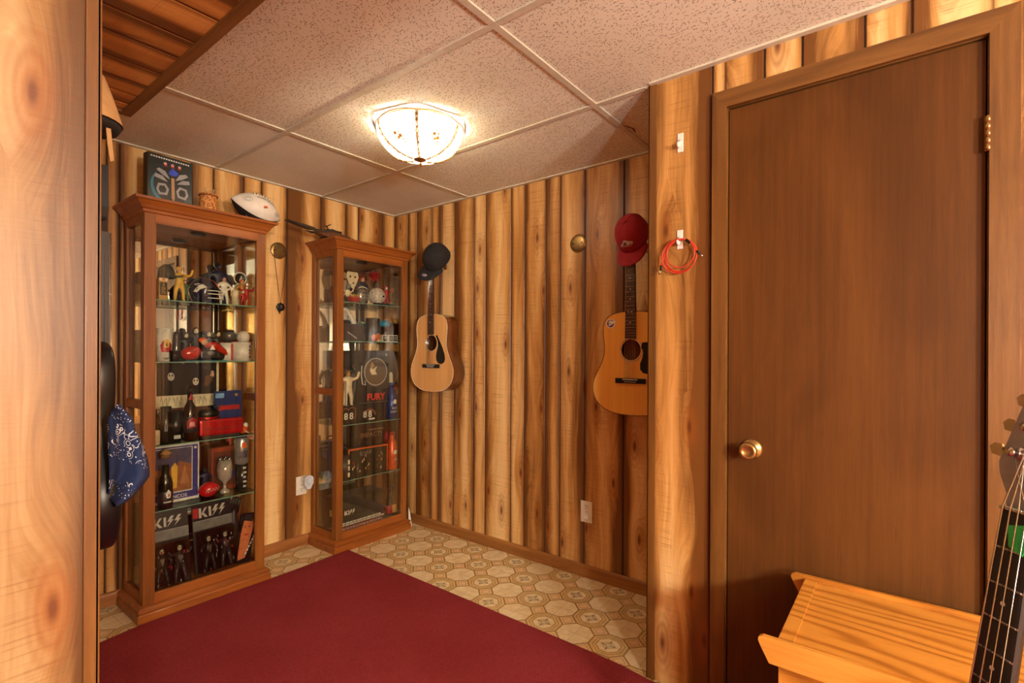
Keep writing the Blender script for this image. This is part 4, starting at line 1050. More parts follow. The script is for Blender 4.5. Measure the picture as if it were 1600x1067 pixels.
def helmet(px, Y, base, label, shell, stripe, mask, rz=0, group=None, side=None):
    t, w, h = tall(px, Y, base, 'mini_football_helmet', label, 'toy helmet', rz, group); r = h*.56
    m = MB(); n = 22; g0 = []
    def sp_(a, e, o=0): return Vector(((r*.82+o)*math.cos(a)*math.cos(e), (r+o)*math.sin(a)*math.cos(e), r*.80+(r+o)*math.sin(e)*.95))
    R0 = [[m.v(sp_(2*PI*i/28, -.85+j*(PI/2+.85)/9.2)) for i in range(28)] for j in range(10)]
    fs = []
    for j in range(9):
        for i in range(28):
            a = 2*PI*(i+.5)/28; e = -.85+(j+.5)*(PI/2+.85)/9.2; fr = math.cos(a+PI/2)
            if fr > .70 and e < .28: continue
            fs.append(m.bm.faces.new((R0[j][i], R0[j][(i+1) % 28], R0[j+1][(i+1) % 28], R0[j+1][i])))
    fs.append(m.bm.faces.new(R0[9])); m._fin(fs, shell, True); sh = m.build('shell', t); md = sh.modifiers.new('s', 'SOLIDIFY'); md.thickness = r*.07
    m = MB()
    for q in range(12):
        e0, e1 = .35+q*.19, .35+(q+1)*.19
        P_ = lambda e, x: (x, -(r*1.015)*math.cos(e), r*.80+(r*1.015)*math.sin(e)*.95)
        m.face([P_(e0, -r*.09), P_(e0, r*.09), P_(e1, r*.09), P_(e1, -r*.09)], stripe)
    for sg in (-1, 1):
        pts = side or [(-.5, .1), (-.1, .25), (.35, .45), (.6, .5), (.3, .2), (.5, -.05), (.1, .0), (-.3, -.15)]
        fac = [sp_(PI/2*(1 - sg)+(u*.9)*(1 if sg > 0 else -1), v_*.9, r*.02) for u, v_ in pts]
        m.face(fac, mask)
    m.build('decal', sh)
    m = MB(); z0 = r*.34
    for z, k in ((z0, 1.18), (z0+r*.28, 1.22), (z0+r*.5, 1.12)):
        m.tube([(r*k*.80*math.sin(a), -r*k*1.02*math.cos(a), z) for a in [-.95+i*.19 for i in range(11)]], r*.035, mask, 6)
    for a in (-.22, .22): m.tube([(r*.97*math.sin(a), -r*1.2*math.cos(a), z0), (r*.92*math.sin(a), -r*1.15*math.cos(a), z0+r*.52)], r*.035, mask, 6)
    m.build('face_mask', t); return t
def mug(px, Y, base, name, label, cat, mat, deco=None, taper=0, handle=True, inner=None, rz=0):
    t, w, h = tall(px, Y, base, name, label, cat, rz); R_ = w/2; r0 = R_*(1-taper)
    m = MB(); m.lathe([(0, 0), (r0, 0), (R_, h), (R_*.93, h), (r0*.9, h*.06), (0, h*.06)], mat, 28); b = m.build('cup', t)
    if handle: m = MB(); m.tube([(R_*.95, 0, h*.82), (R_*1.45, 0, h*.75), (R_*1.5, 0, h*.4), (R_*.93, 0, h*.2)], R_*.12, mat, 8); m.build('handle', t)
    if deco: m = MB(); deco(m, R_, h); m.build('print', b)
    return t
def one_lathe(px, Y, base, name, label, cat, prof, mat, mats=None, seg=20, group=None):
    x, w, h = slot(*px, Y); m = MB(); m.lathe([(r*w/2, z*h) for r, z in prof], mat, seg, mats=mats); return one(m, name, label, cat, (x, Y, base+.0004), 0, group)

# --- on top of the left cabinet
TOP = CH
def mask_box(m, w, h):
    m.box((-w/2, -.0008, 0), (w/2, 0, h), P((28, 40, 40), .3, name='dark_teal_print'))
    m.prism(circ(0, h*.40, w*.44, 36), -.0012, -.0008, P((44, 120, 150), .3, name='teal_print'))
    ov = [(w*(.04+.42*math.cos(a)), h*.44+h*.36*math.sin(a)) for a in [i*PI/16 for i in range(32)]]; m.prism(ov, -.0018, -.0012, M_black)
    gr = P((150, 146, 148), .4, name='silver_print')
    for sg in (-1, 1):
        X = lambda v: w*(.04+sg*v)
        for q in ([(.06, .56), (.16, .70), (.30, .74), (.36, .70), (.22, .62)], [(.10, .50), (.22, .60), (.38, .62), (.40, .55), (.24, .52)]): m.prism([(X(a), h*b) for a, b in q], -.0022, -.0018, gr)
        o_ = [(.08, .36), (.12, .24), (.30, .22), (.36, .32), (.32, .44), (.16, .46)]; m.prism([(X(a), h*b) for a, b in o_], -.0022, -.0018, gr); cx, cz = .225, .34
        m.prism([(X(cx+(a-cx)*.62), h*(cz+(b-cz)*.6)) for a, b in o_], -.0026, -.0022, M_black)
    m.prism([(w*(.04+a), h*b) for a, b in ((-.05, .74), (.0, .80), (.06, .76), (.14, .72), (.09, .66), (.0, .64), (-.10, .67))], -.0026, -.0018, P((40, 70, 190), .4, name='blue_print'))
    m.prism([(w*(.04+a), h*b) for a, b in ((-.03, .60), (.04, .60), (.05, .2), (.02, .14), (-.02, .2))], -.0026, -.0018, P((170, 130, 96), .4, name='tan_print'))
    r = random.Random(3)
    for k in range(16): m.box((-w*.44+k*w*.055, -.0016, h*.93), (-w*.44+k*w*.055+w*.035, -.0008, h*.955), K('white'))
    for k in range(3): m.prism(circ(-w*.12+k*w*.16, h*.85, w*.035, 12), -.0016, -.0008, K('pink')); m.box((-w*.155+k*w*.16, -.0016, h*.80), (-w*.085+k*w*.16, -.0008, h*.83), K('red'))
t, w, h = carton((229, 234, 302, 313), -.20, TOP, 'black_game_box', 'black and teal box with silver mask design standing on the left cabinet', 'box', .045, P((20, 24, 26), .35, name='black_card'), mask_box, rz=.10)
t, w, h = tall((310, 281, 341, 324), -.19, TOP, 'rattan_cup', 'woven orange-brown cup holding sticks between the black box and football', 'cup')
g = G('woven_cane'); x, y, z = g.obj(); v = g.voro(g.vec(x, y, z), 95); c = g.ramp(S(g.nt, v.outputs['Distance']), [(.1, (96, 46, 18)), (.4, (190, 116, 50)), (.7, (214, 146, 76))]); g.bump(S(g.nt, v.outputs['Distance']), .003); cane = g.done(c, .6)
h *= .78; R_ = w*.46
m = MB(); m.lathe([(0, 0), (R_*.95, 0), (R_*.9, h*.08), (R_, h*.5), (R_*.92, h*.9), (R_*.98, h), (R_*.86, h), (R_*.8, h*.1), (0, h*.1)], cane, 24); m.build('cup', t)
for z_ in (.06, .92): m = MB(); m.tube([(R_*.96*math.cos(a), R_*.96*math.sin(a), h*z_) for a in [i*PI/12 for i in range(24)]], .003, P((120, 62, 28), .6), 6, True); m.build('band', t)
for dx, dy, ll in ((-.008, 0, 1.3), (.006, .004, 1.24), (.012, -.004, 1.28), (.0, .008, 1.2)): m = MB(); m.tube([(dx, dy, h*.12), (dx*1.8, dy*1.8, h*ll)], .0032, P((206, 170, 130), .5, name='pale_stick'), 8); m.build('stick', t)
# football
t = thing('football', 'white signed football with black laces lying on the left cabinet', 'football', (-1.105, -.215, TOP+.083), rot=(0, math.radians(13), .0)); wl = P((230, 222, 208), .5, name='white_leather', var=.03)
m = MB(); NF = 20; RF, LF = .079, .135
pf = [(RF*(1-abs(u)**2.0)**.88 if abs(u) < 1 else 0, u*LF) for u in [-1+2*i/NF for i in range(NF+1)]]
m.M = Matrix.Rotation(PI/2, 4, 'Y'); m.lathe(pf, wl, 32); m.M = Matrix.Identity(4); ball = m.build('leather', t)
def fs_(u, a, o=0): r = RF*(1-abs(u)**2.0)**.88+o; return Vector((u*LF, -math.cos(a)*r, math.sin(a)*r))
m = MB()
gr = [[m.v(fs_(-.99+1.98*i/20, -1.9+.22*j, .0006)) for j in range(6)] for i in range(21)]
m._fin([m.bm.faces.new((gr[i][j], gr[i+1][j], gr[i+1][j+1], gr[i][j+1])) for i in range(20) for j in range(5)], P((36, 30, 30), .5, name='black_leather'), True); m.build('black_panel', ball)
m = MB(); gr = [[m.v(fs_(-.40+.95*i/16, .98+.11*j, .001)) for j in range(5)] for i in range(17)]
m._fin([m.bm.faces.new((gr[i][j], gr[i+1][j], gr[i+1][j+1], gr[i][j+1])) for i in range(16) for j in range(4)], M_black, True); m.build('black_lace_strip', ball)
m = MB()
for i in range(8): u = -.32+i*.11; m.tube([fs_(u, .92, .0015), fs_(u, 1.05, .003), fs_(u, 1.22, .0015)], .0026, wl, 6)
m.build('laces', ball)
def seam_text(u0, a0, txt, size, mat):
    mm = MB(); mm.text(txt, size, mat, .0001, .01)
    for v in mm.bm.verts:
        p = fs_(u0+v.co.x/LF, a0+v.co.z/RF, .0008); v.co = p
    mm.build('print', ball)
seam_text(.12, .62, 'SUPER BOWL', .017, P((150, 96, 60), .5, name='bronze_print'))
m = MB()
for u0, a0, s_, mt in ((-.55, .25, .019, K('grey')), (.66, .05, .016, K('grey'))):
    m.tube([fs_(u0+s_*math.cos(q)/LF, a0+s_*math.sin(q)/RF, .0006) for q in [i*PI/10 for i in range(20)]], .0008, mt, 5, True); m.tube([fs_(u0+.6*s_*math.cos(q)/LF, a0+.6*s_*math.sin(q)/RF, .0006) for q in [i*PI/6 for i in range(12)]], .0008, mt, 5, True)
m.build('ring_print', ball); m = MB()
for dz, mt in ((0, K('orange')), (-.004, K('navy'))): drape(m, ((-.014, 0), (-.006, .009), (.006, .010), (.012, .004), (.002, .003), (-.006, -.004)), mt, lambda x_, z_: fs_(.10+x_/LF, .02+(z_+dz)/RF, .001+dz*.05))
m.build('emblem_print', ball)
for sg in (-1, 1): m = MB(); m.box((sg*.05-.004, -.030, -.0785), (sg*.05+.004, .030, -.062), M_black, .001); m.build('rest', t)

# --- on top of the corner cabinet: a plain toy vehicle (the rider figure is left out)
def toy_vehicle():
    t = thing('toy_vehicle', 'brown and gunmetal long nosed toy hover vehicle on the corner cabinet', 'toy', (-.66, -.20, CH+.0004), rot=(0, 0, math.radians(4)))
    br = P((96, 58, 36), .5, name='brown_plastic'); gm = P((66, 58, 52), .45, .3, 'gunmetal_plastic')
    m = MB(); m.M = Matrix.Identity(4)
    m.prism([(-.10, .030), (-.02, .050), (.05, .048), (.13, .040), (.16, .022), (.12, .006), (.02, .004), (-.06, .014)], -.024, .024, br, mat2=br); bd = m.build('body', t)
    m = MB(); m.prism([(-.15, .032), (-.08, .038), (.0, .062), (.03, .056), (-.02, .04), (-.10, .022)], -.032, -.0245, gm); m.build('side_panel', t)
    m = MB(); m.prism([(-.15, .032), (-.08, .038), (.0, .062), (.03, .056), (-.02, .04), (-.10, .022)], .0245, .032, gm); m.build('side_panel', t)
    for y in (-.012, .012): m = MB(); m.tube([(-.05, y, .040), (-.16, y, .044), (-.205, y*.5, .048)], [.005, .004, .0025], gm, 8); m.build('nose_rod', t)
    m = MB(); m.prism([(-.285, .060), (-.19, .056), (-.12, .050), (-.10, .040), (-.13, .036), (-.20, .044)], -.022, .022, gm); m.build('steering_vane', t)
    m = MB(); m.box((-.02, -.018, .051), (.08, .018, .062), P((30, 28, 28), .6), .003); m.build('seat', t)
    m = MB(); m.tube([(-.015, -.035, .085), (-.02, 0, .078), (-.015, .035, .085)], .003, M_black, 8); m.tube([(-.02, 0, .078), (.0, 0, .055)], .004, M_black, 8); m.build('handlebar', t)
    m = MB(); m.box((.10, -.03, .010), (.16, .03, .030), gm, .003); m.ell((.15, -.03, .02), (.014, .008, .012), gm, 10, 8); m.build('engine_pod', t)
toy_vehicle()

# --- left cabinet, top shelf
A = 1.445
t, w, h = tall((248, 377, 272, 416), -.22, A+.105, 'grey_cap', 'small dark grey cap resting on the gold and black box', 'cap')
m = MB(); m.lathe([(.034, 0), (.036, .01), (.034, .03), (.026, .052), (.012, .064), (0, .066)], P((66, 64, 58), .8, name='grey_cotton'), 20); m.build('crown', t)
m = MB(); m.prism([(.03, .004), (.06, .010), (.068, .018), (.06, .020), (.03, .014)], -.026, .026, P((66, 64, 58), .8, name='grey_cotton')); m.build('brim', t)
def bobble(m, w, h):
    m.box((-w*.42, -.0012, h*.22), (w*.42, 0, h*.8), M_black); m.box((-w*.5, -.001, h*.86), (w*.5, 0, h*.99), K('cream')); m.box((-w*.15, -.0016, h*.88), (w*.15, -.001, h*.97), K('orange'))
    for k, tx in enumerate(('5', '23', '72')): mm = m.M; m.M = Matrix.Translation((0, -.0014, h*(.68-.17*k))); m.text(tx, h*.17, K('gold'), .0002, .01); m.M = mm
carton((249, 418, 262, 467), -.235, A, 'gold_black_box', 'slim black and gold box with numbers at the left of the top shelf', 'box', .05, K('gold'), bobble, wh=(.036, .104))
fig((268, 413, 292, 467), -.22, A, 'yellow and green toy football player on the left cabinet top shelf', 'yellow', 'skin', 'yellow', 1)
fig((278, 432, 300, 468), -.17, A, 'green toy figure crouching behind the large navy helmet', 'green', 'skin', 'green', 0)
M_navy = P((26, 28, 52), .2, name='navy_gloss', coat=.5)
helmet((293, 431, 344, 472), -.180, A, 'navy football helmet with orange stripe and white horn on the upper shelf of left cabinet', M_navy, K('orange'), K('white'), rz=math.radians(38), side=[(-.75, .30), (-.45, .52), (-.05, .62), (.35, .55), (.10, .46), (-.15, .40), (.05, .22), (.25, -.05), (.0, -.12), (-.25, .12), (-.50, .22)])
helmet((304, 404, 332, 432), -.088, A+.058, 'small navy football helmet raised behind the front helmet', M_navy, K('navy'), K('grey'), rz=math.radians(60))
m = MB(); x, w, h = slot(300, 432, 340, 470, -.10); m.box((-.04, -.03, 0), (.04, .03, .0575), M_black, .002); one(m, 'black_riser', 'black block raising the small navy helmet', 'display block', (at(318, 450, -.088).x, -.082, A+.0003))
fig((334, 402, 350, 470), -.09, A, 'tall dark blue toy player at the mirror on the top shelf', 'navy', 'navy', 'black', 0)
fig((344, 426, 356, 470), -.21, A, 'small white and purple toy player beside the navy helmet', 'white', 'skin', 'purple', 2)
def ringbadge(px, Y, z, label, mid):
    x, w, h = slot(*px, Y); t = thing('round_badge', label, 'badge', (x, Y, z)); r = h/2
    m = MB(); m.lathe([(0, .003), (r*.8, .003), (r*.82, .004), (r, .004), (r, 0), (0, 0)], K('white'), 28, c=(0, 0, r), axis='Y', mats=[K(mid), K(mid), K('white'), K('white'), K('white')]); m.build('disc', t)
    m = MB(); m.prism([(-r*.2, r*.6), (r*.15, r*1.5), (r*.3, r*.95), (r*.05, r*.9), (r*.1, r*.5)], -.0052, -.0032, K('white')); m.build('emblem', t)
    m = MB(); m.prism([(-r*.6, 0), (r*.6, 0), (r*.2, r*.35), (-r*.2, r*.35)], .0005, .014, M_clear); m.build('stand', t)
cl = MB(); cl.box((-.035, -.02, 0), (.035, .02, .062), M_clear, .001); x = at(374, 440, -.12).x
one(cl, 'clear_display_block', 'clear acrylic block under the round white badges', 'display block', (x, -.12, A+.0003))
ringbadge((366, 414, 385, 434), -.13, A+.0628, 'lower round white ringed badge in the left cabinet', 'grey')
ringbadge((364, 392, 386, 412), -.105, A+.0628+.062, 'upper round dark badge with white ring in the left cabinet', 'dk')
m = MB(); m.box((-.012, -.004, 0), (.012, .004, .061), M_clear, .0008); one(m, 'clear_riser', 'slim clear riser behind the lower round badge', 'display block', (at(375, 412, -.105).x, -.105, A+.0632))
one_lathe((362, 446, 373, 470), -.215, A, 'white_candle', 'short white candle on the left cabinet top shelf', 'candle', [(0, 0), (1, 0), (1, .94), (.9, 1), (.1, 1), (.1, 1.08), (0, 1.08)], K('cream'))
fig((374, 432, 390, 474), -.19, A, 'orange haired toy figure under the round badges', 'gold', 'skin', 'orange', 2)
fig((386, 446, 400, 478), -.235, A, 'red and white toy figure at the front right of the top shelf', 'red', 'white', 'red', 1)
fig((374, 455, 386, 478), -.25, A, 'small red toy figure standing left of the red and white one', 'red', 'cream', 'white', 0)

# --- left cabinet, second shelf
B = 1.158
def cupdeco(m, R_, h):
    wrap(m, R_*.93, [(-R_*.5, h*.12), (R_*.5, h*.12), (0, h*-.0+h*.30 if 0 else h*.05)], K('grey'))
    wrap(m, R_*.97, [(-R_*.6, h*.28), (R_*.55, h*.28), (R_*.65, h*.5), (R_*.3, h*.62), (-R_*.4, h*.62), (-R_*.7, h*.48)], K('red'))
    wrap(m, R_*1.0, [(-R_*.3, h*.42), (R_*.3, h*.42), (R_*.35, h*.6), (R_*.1, h*.68), (-R_*.25, h*.66)], K('yellow')); wrap(m, R_*1.005, [(-R_*.1, h*.46), (R_*.1, h*.46), (0, h*.6)], M_black)
mug((242, 512, 270, 564), -.225, B, 'white_cup', 'tall white tapered cup with red character print on the second shelf', 'cup', K('white', .5), cupdeco, taper=.22, handle=False)
one_lathe((268, 516, 283, 563), -.20, B, 'smoked_glass_figure', 'tall smoky glass bottle figure beside the white cup', 'glass figure', [(0, 0), (.9, 0), (1, .1), (.8, .4), (.95, .62), (.7, .72), (.8, .86), (.5, .98), (0, 1)], P((70, 58, 50), .15, coat=.6, name='smoky_glass'))
one_lathe((264, 549, 281, 566), -.255, B, 'shot_glass', 'small shot glass with amber base in front of the white cup', 'glass', [(0, 0), (.85, 0), (1, 1), (.9, 1), (.75, .25), (0, .25)], M_smoke)
# red toy racer
x, w, h = slot(282, 528, 362, 563, -.225)
t = thing('red_toy_racer', 'red and black toy racer with orange haired driver on the second shelf', 'toy', (x, -.225, B+.0004), math.radians(0)); rdg = P((190, 44, 26), .15, name='red_gloss', coat=.7)
m = MB(); m.ell((-w*.30, 0, h*.36), (w*.20, .026, h*.30), rdg, 18, 12, Euler((0, -.25, 0))); m.build('front_fairing', t)
m = MB(); m.tube([(-w*.05, 0, h*.72), (w*.15, 0, h*.70), (w*.34, 0, h*.42), (w*.47, 0, h*.14)], [.012, .022, .016, .006], rdg, 14); m.build('tail', t)
m = MB(); m.box((-w*.15, -.02, h*.12), (w*.20, .02, h*.46), P((48, 48, 52), .3, .5), .006); m.ell((w*.05, -.02, h*.36), (.018, .008, .012), K('grey'), 10, 8); m.build('engine', t)
for sx in (-.28, .24): m = MB(); m.lathe([(0, -.008), (h*.22, -.008), (h*.22, .008), (0, .008)], M_black, 18, c=(w*sx, 0, h*.22), axis='Y'); m.build('wheel', t)
m = MB(); m.ell((-w*.06, -.004, h*.84), (.016, .015, .016), K('skin'), 12, 8); m.ell((-w*.075, .004, h*.93), (.020, .018, .014), K('orange'), 12, 8); m.build('driver', t)
m = MB(); m.prism([(w*.02, h*.50), (w*.07, h*.72), (w*.13, h*.50)], -.024, -.021, K('white')); m.build('badge', t)
gl_ = MB(); gl_.prism([(-w*.45, 0), (w*.45, 0), (w*.35, .003), (-w*.4, .003)], -.02, .02, K('teal')); gl_.build('base', t)
def cardpic(m, w, h): m.box((-w*.46, -.0009, h*.05), (w*.46, -.0002, h*.95), K('dk')); blotch(m, -w*.4, w*.4, h*.1, h*.9, -.0010, [K('brown'), K('skin'), K('black'), K('grey')], 14, 5, .2)
carton((286, 501, 315, 545), -.075, B, 'picture_card', 'small dark group picture card standing against the mirror', 'picture card', .004, K('black'), cardpic)
for k, (px, Y, bd, hr) in enumerate((((284, 514, 298, 558), -.14, 'black', 'black'), ((298, 506, 314, 558), -.13, 'dk', 'brown'), ((318, 512, 334, 558), -.135, 'black', 'brown'), ((334, 512, 348, 558), -.14, 'dk', 'black'))):
    fig(px, Y, B, 'black clad toy rocker figure, '+('leftmost behind the red racer', 'second from left behind the red racer', 'third from left behind the red racer', 'rightmost, beside the glass dome')[k], bd, 'cream', hr, k % 3, 'rock band toy figures on the second shelf')
def mugdeco(m, R_, h):
    for k, c in enumerate(('black', 'red', 'black', 'dk')): wrap(m, R_*1.004, [(R_*.55, h*(.16+.18*k)), (R_*.85, h*(.12+.18*k)), (R_*.8, h*(.26+.18*k)), (R_*.5, h*(.28+.18*k))], K(c))
mug((344, 535, 366, 563), -.205, B, 'red_white_mug', 'white mug with broad red panel under the glass dome', 'mug', K('white', .3), lambda m, R_, h: wrap(m, R_*1.004, [(R_*.1, h*.04), (R_*.95, h*.04), (R_*.95, h*.96), (R_*.1, h*.96)], K('red')), handle=False)
mug((364, 534, 392, 563), -.225, B, 'white_mug', 'white mug with small dark marks under the baseball', 'mug', K('white', .3), mugdeco, handle=False)
x, w, h = slot(346, 514, 370, 536, -.205); t = thing('glass_dome_ball', 'clear dome holding a grey ball on the red and white mug', 'dome', (x, -.205, B+at(355, 535, -.205).z-at(355, 563, -.205).z+.0008))
m = MB(); m.ell((0, 0, w*.46), (w*.40, w*.40, w*.40), P((120, 116, 118), .4, .2, 'grey_ball'), 18, 12); m.build('ball', t); m = MB(); m.ell((0, 0, w*.48), (w*.48, w*.48, w*.47), M_clear, 20, 12); m.build('dome', t)
x, w, h = slot(369, 518, 391, 538, -.225); t = thing('baseball', 'white baseball sitting in the white mug', 'baseball', (x, -.225, B+at(378, 534, -.225).z-at(378, 563, -.225).z+w*.38))
m = MB(); m.ell((0, 0, 0), (w*.45,)*3, P((226, 218, 204), .6, name='ball_leather', var=.03), 24, 16); b = m.build('cover', t)
m = MB()
for sg in (-1, 1): m.tube([(sg*w*.30+sg*w*.12*(1-math.cos(a)), -w*.45*math.sqrt(max(0, 1-(.667+.267*(1-math.cos(a)))**2-(.6*math.sin(a))**2)) if (.667+.267*(1-math.cos(a)))**2+(.6*math.sin(a))**2 < 1 else 0, w*.27*math.sin(a)) for a in [-1+i*.2 for i in range(11)]], .0007, K('red'), 5)
m.build('stitching', b)
carton((353, 501, 383, 535), -.085, B, 'red_top_box', 'dark box with red lid at the mirror behind the baseball', 'box', .04, K('brown'), lambda m, w, h: m.box((-w/2, -.001, h*.68), (w/2, 0, h), K('red')))

# --- left cabinet, third shelf
D3 = .774
def poster(m, w, h):
    m.box((-w*.5, -.0004, 0), (w*.5, 0, h), K('cream')); m.box((-w*.47, -.0008, h*.22), (w*.46, -.0004, h*.99), P((22, 20, 22), .3, name='dark_print'))
    for cx, cz, s_ in ((-.26, .56, 1.1), (.12, .46, 1.05), (-.08, .84, .85), (.14, .84, .85)):
        c = (w*cx, h*cz); r = w*.055*s_
        m.prism([(c[0]+r*2.0*math.cos(a)*(1+.12*math.sin(5*a)), c[1]+r*1.9*math.sin(a)) for a in [i*PI/10 for i in range(20)]], -.0010, -.0008, M_black)
        m.prism([(c[0]+r*.85*math.cos(a), c[1]+r*1.15*math.sin(a)-r*.1) for a in [i*PI/8 for i in range(16)]], -.0014, -.0010, P((206, 194, 180), .4, name='pale_print'))
        for e in (-1, 1): m.prism([(c[0]+e*r*.15, c[1]+r*.1), (c[0]+e*r*.4, c[1]+r*.7), (c[0]+e*r*.6, c[1]+r*.1), (c[0]+e*r*.38, c[1]-r*.1)], -.0017, -.0014, M_black)
        m.prism([(c[0]-r*.22, c[1]-r*.62), (c[0]+r*.22, c[1]-r*.62), (c[0], c[1]-r*.8)], -.0017, -.0014, K('dk'))
    blotch(m, w*.22, w*.44, h*.3, h*.8, -.0011, [K('brown'), K('dk'), K('skin')], 8, 4, .25)
    r = random.Random(8)
    for k in range(5):
        x0 = -w*.42+k*w*.19; pts = [(x0+w*.15*i/7, -.0012, h*(.10+.09*math.sin(i*2.1+k)+.03*r.random())) for i in range(8)]; m.tube(pts, .0009, M_black, 5)
t, w, h = carton((241, 553, 342, 640), -.055, D3+.165, 'signed_band_photo', 'black and white signed photo of four painted faces against the mirror', 'photograph', .003, K('cream'), poster, wh=None)
t.location.z = at(290, 636, -.055).z
m = MB(); x = at(290, 600, -.04).x; m.box((-.10, 0, 0), (.10, .006, t.location.z-D3-.0012), P((110, 60, 26), .5)); m.box((-.10, -.020, t.location.z-D3-.004), (.10, 0, t.location.z-D3-.0012), P((110, 60, 26), .5)); one(m, 'wooden_photo_stand', 'brown wooden stand holding up the signed photo', 'stand', (x, -.048, D3+.0004))
BP = [(0, 0), (.92, 0), (1, .04), (1, .52), (.86, .62), (.42, .74), (.36, .80), (.36, .93), (0, .93)]
amber = P((40, 20, 12), .1, name='dark_brown_glass', coat=.8)
bottle((285, 612, 308, 694), -.235, D3, 'brown_bottle', 'dark brown bottle with red label and neck tag on the third shelf', 'bottle', BP, amber, K('dk'), (.16, .46, K('dk')), lambda m, R_, h: (wrap(m, R_*1.03, [(-R_*.7, h*.24), (R_*.7, h*.26), (R_*.75, h*.40), (0, h*.45), (-R_*.75, h*.38)], K('red')), wrap(m, R_*1.035, [(-R_*.4, h*.28), (R_*.4, h*.28), (R_*.3, h*.36), (-R_*.3, h*.36)], K('pink')), wrap(m, R_*.5, [(-R_*.4, h*.78), (R_*.4, h*.78), (0, h*.9)], K('red'))))
t, w, h = tall((306, 622, 345, 662), -.16, D3+.03, 'red_metallic_mask', 'shiny red mask with black top behind the red case', 'mask'); rm = P((196, 22, 26), .18, .5, 'metallic_red')
t.location.z = D3+.0004; h *= .62
m = MB(); m.ell((0, 0, h*.9), (w*.44, .035, h*.75), rm, 20, 14); m.ell((0, -.035, h*.75), (w*.07, .02, h*.25), rm, 10, 8); 
for e in (-1, 1): m.ell((e*w*.2, -.030, h*.70), (w*.13, .014, h*.14), rm, 10, 8)
m.build('face', t); m = MB(); m.ell((0, .004, h*1.4), (w*.45, .042, h*.38), M_black, 20, 12); m.tube([(w*.3, 0, h*1.5), (w*.42, 0, h*1.8), (w*.2, 0, h*1.98)], [.008, .006, .002], M_black, 8); m.build('black_top', t)
for e in (-1, 1): m = MB(); m.prism([(e*w*.05, h*1.02), (e*w*.35, h*1.22), (e*w*.36, h*1.08), (e*w*.14, h*.95)], -.044, -.034, M_black); m.build('eye', t)
m = MB(); m.box((-.02, .0, 0), (.02, .02, h*.3), M_black); m.build('stand', t)
t, w, h = tall((309, 656, 379, 690), -.235, D3, 'red_glitter_case', 'bright red metallic glasses case lying on the third shelf', 'case', math.radians(-4)); rg = P((186, 26, 34), .25, .35, 'red_glitter')
m = MB(); m.box((-w*.48, -.022, .012), (w*.48, .026, h*.85), rg, .012); m.build('shell', t); m = MB(); m.box((-w*.40, -.0235, h*.42), (w*.40, -.0215, h*.44), K('dk')); m.build('seam', t); m = MB(); m.box((-w*.40, -.012, 0), (w*.40, .018, .0118), K('dk')); m.build('foot', t)
def bluecard(m, w, h):
    m.box((-w*.5, -.0008, 0), (w*.5, 0, h), P((30, 52, 110), .35, name='blue_card')); m.box((-w*.42, -.0014, h*.55), (w*.42, -.0008, h*.66), K('red')); m.box((-w*.46, -.0014, h*.84), (-w*.15, -.0008, h*.95), P((120, 170, 220), .4)); m.prism(circ(w*.2, h*.28, w*.14, 12), -.0014, -.0008, K('grey')); m.prism([(w*.1, h*.24), (w*.2, h*.36), (w*.32, h*.28), (w*.22, h*.2)], -.0018, -.0014, M_black); m.prism(circ(w*.3, h*.9, w*.06, 8), -.0014, -.0008, K('gold'))
carton((345, 618, 387, 683), -.13, D3, 'blue_card_pack', 'blue carded pack with red lettering bar on the third shelf', 'card pack', .012, K('navy'), bluecard)
t, w, h = tall((374, 660, 398, 682), -.245, D3, 'orange_toy_player', 'small orange and white toy by the right post of the third shelf', 'toy')
m = MB(); m.ell((0, 0, h*.35), (w*.3, .014, h*.3), K('orange'), 12, 8); m.ell((w*.15, 0, h*.62), (w*.16, .012, h*.2), K('white'), 10, 8); m.tube([(-w*.4, 0, h*.1), (-w*.1, 0, h*.5), (w*.1, -.01, h*.2), (w*.38, 0, h*.05)], .004, K('white'), 6); m.build('body', t); m = MB(); m.ell((-w*.15, -.006, h*.72), (w*.12, .010, h*.15), K('navy'), 10, 8); m.build('helmet', t)
for k, (px, Y, la) in enumerate((((250, 636, 268, 690), -.17, 'dark pewter goblet at the left of the third shelf'), ((262, 645, 286, 692), -.20, 'black ceramic mug with light rim left of the brown bottle'))):
    mug(px, Y, D3, ('pewter_goblet', 'black_mug')[k], la, ('goblet', 'mug')[k], (P((84, 80, 74), .3, .5, 'pewter'), P((34, 32, 32), .3))[k], (lambda m, R_, h: [wrap(m, R_*1.0, [(-R_*.5+R_*.3*i, h*.3), (-R_*.3+R_*.3*i, h*.3), (-R_*.4+R_*.3*i, h*.6)], K('silver')) for i in range(4)], lambda m, R_, h: wrap(m, R_*1.004, [(-R_*.5, h*.1), (R_*.4, h*.1), (R_*.4, h*.22), (-R_*.5, h*.22)], K('silver')))[k], taper=.15, handle=bool(k))
one_lathe((240, 674, 250, 697), -.25, D3, 'cream_candle', 'small cream candle at the left post of the third shelf', 'candle', [(0, 0), (1, 0), (1, .9), (.8, 1), (0, 1)], K('cream'))
t, w, h = tall((242, 628, 252, 668), -.10, D3, 'crystal_ornament', 'clear crystal ornament seen through the left side glass', 'ornament'); m = MB(); m.lathe([(0, 0), (.016, 0), (.010, .02), (.018, .05), (.022, .08), (.012, .11), (0, .12)], M_clear, 8); m.build('crystal', t)
m = MB(); m.ell((0, 0, .135), (.012, .012, .014), K('silver', .2, .8), 8, 6); m.build('finial', t)

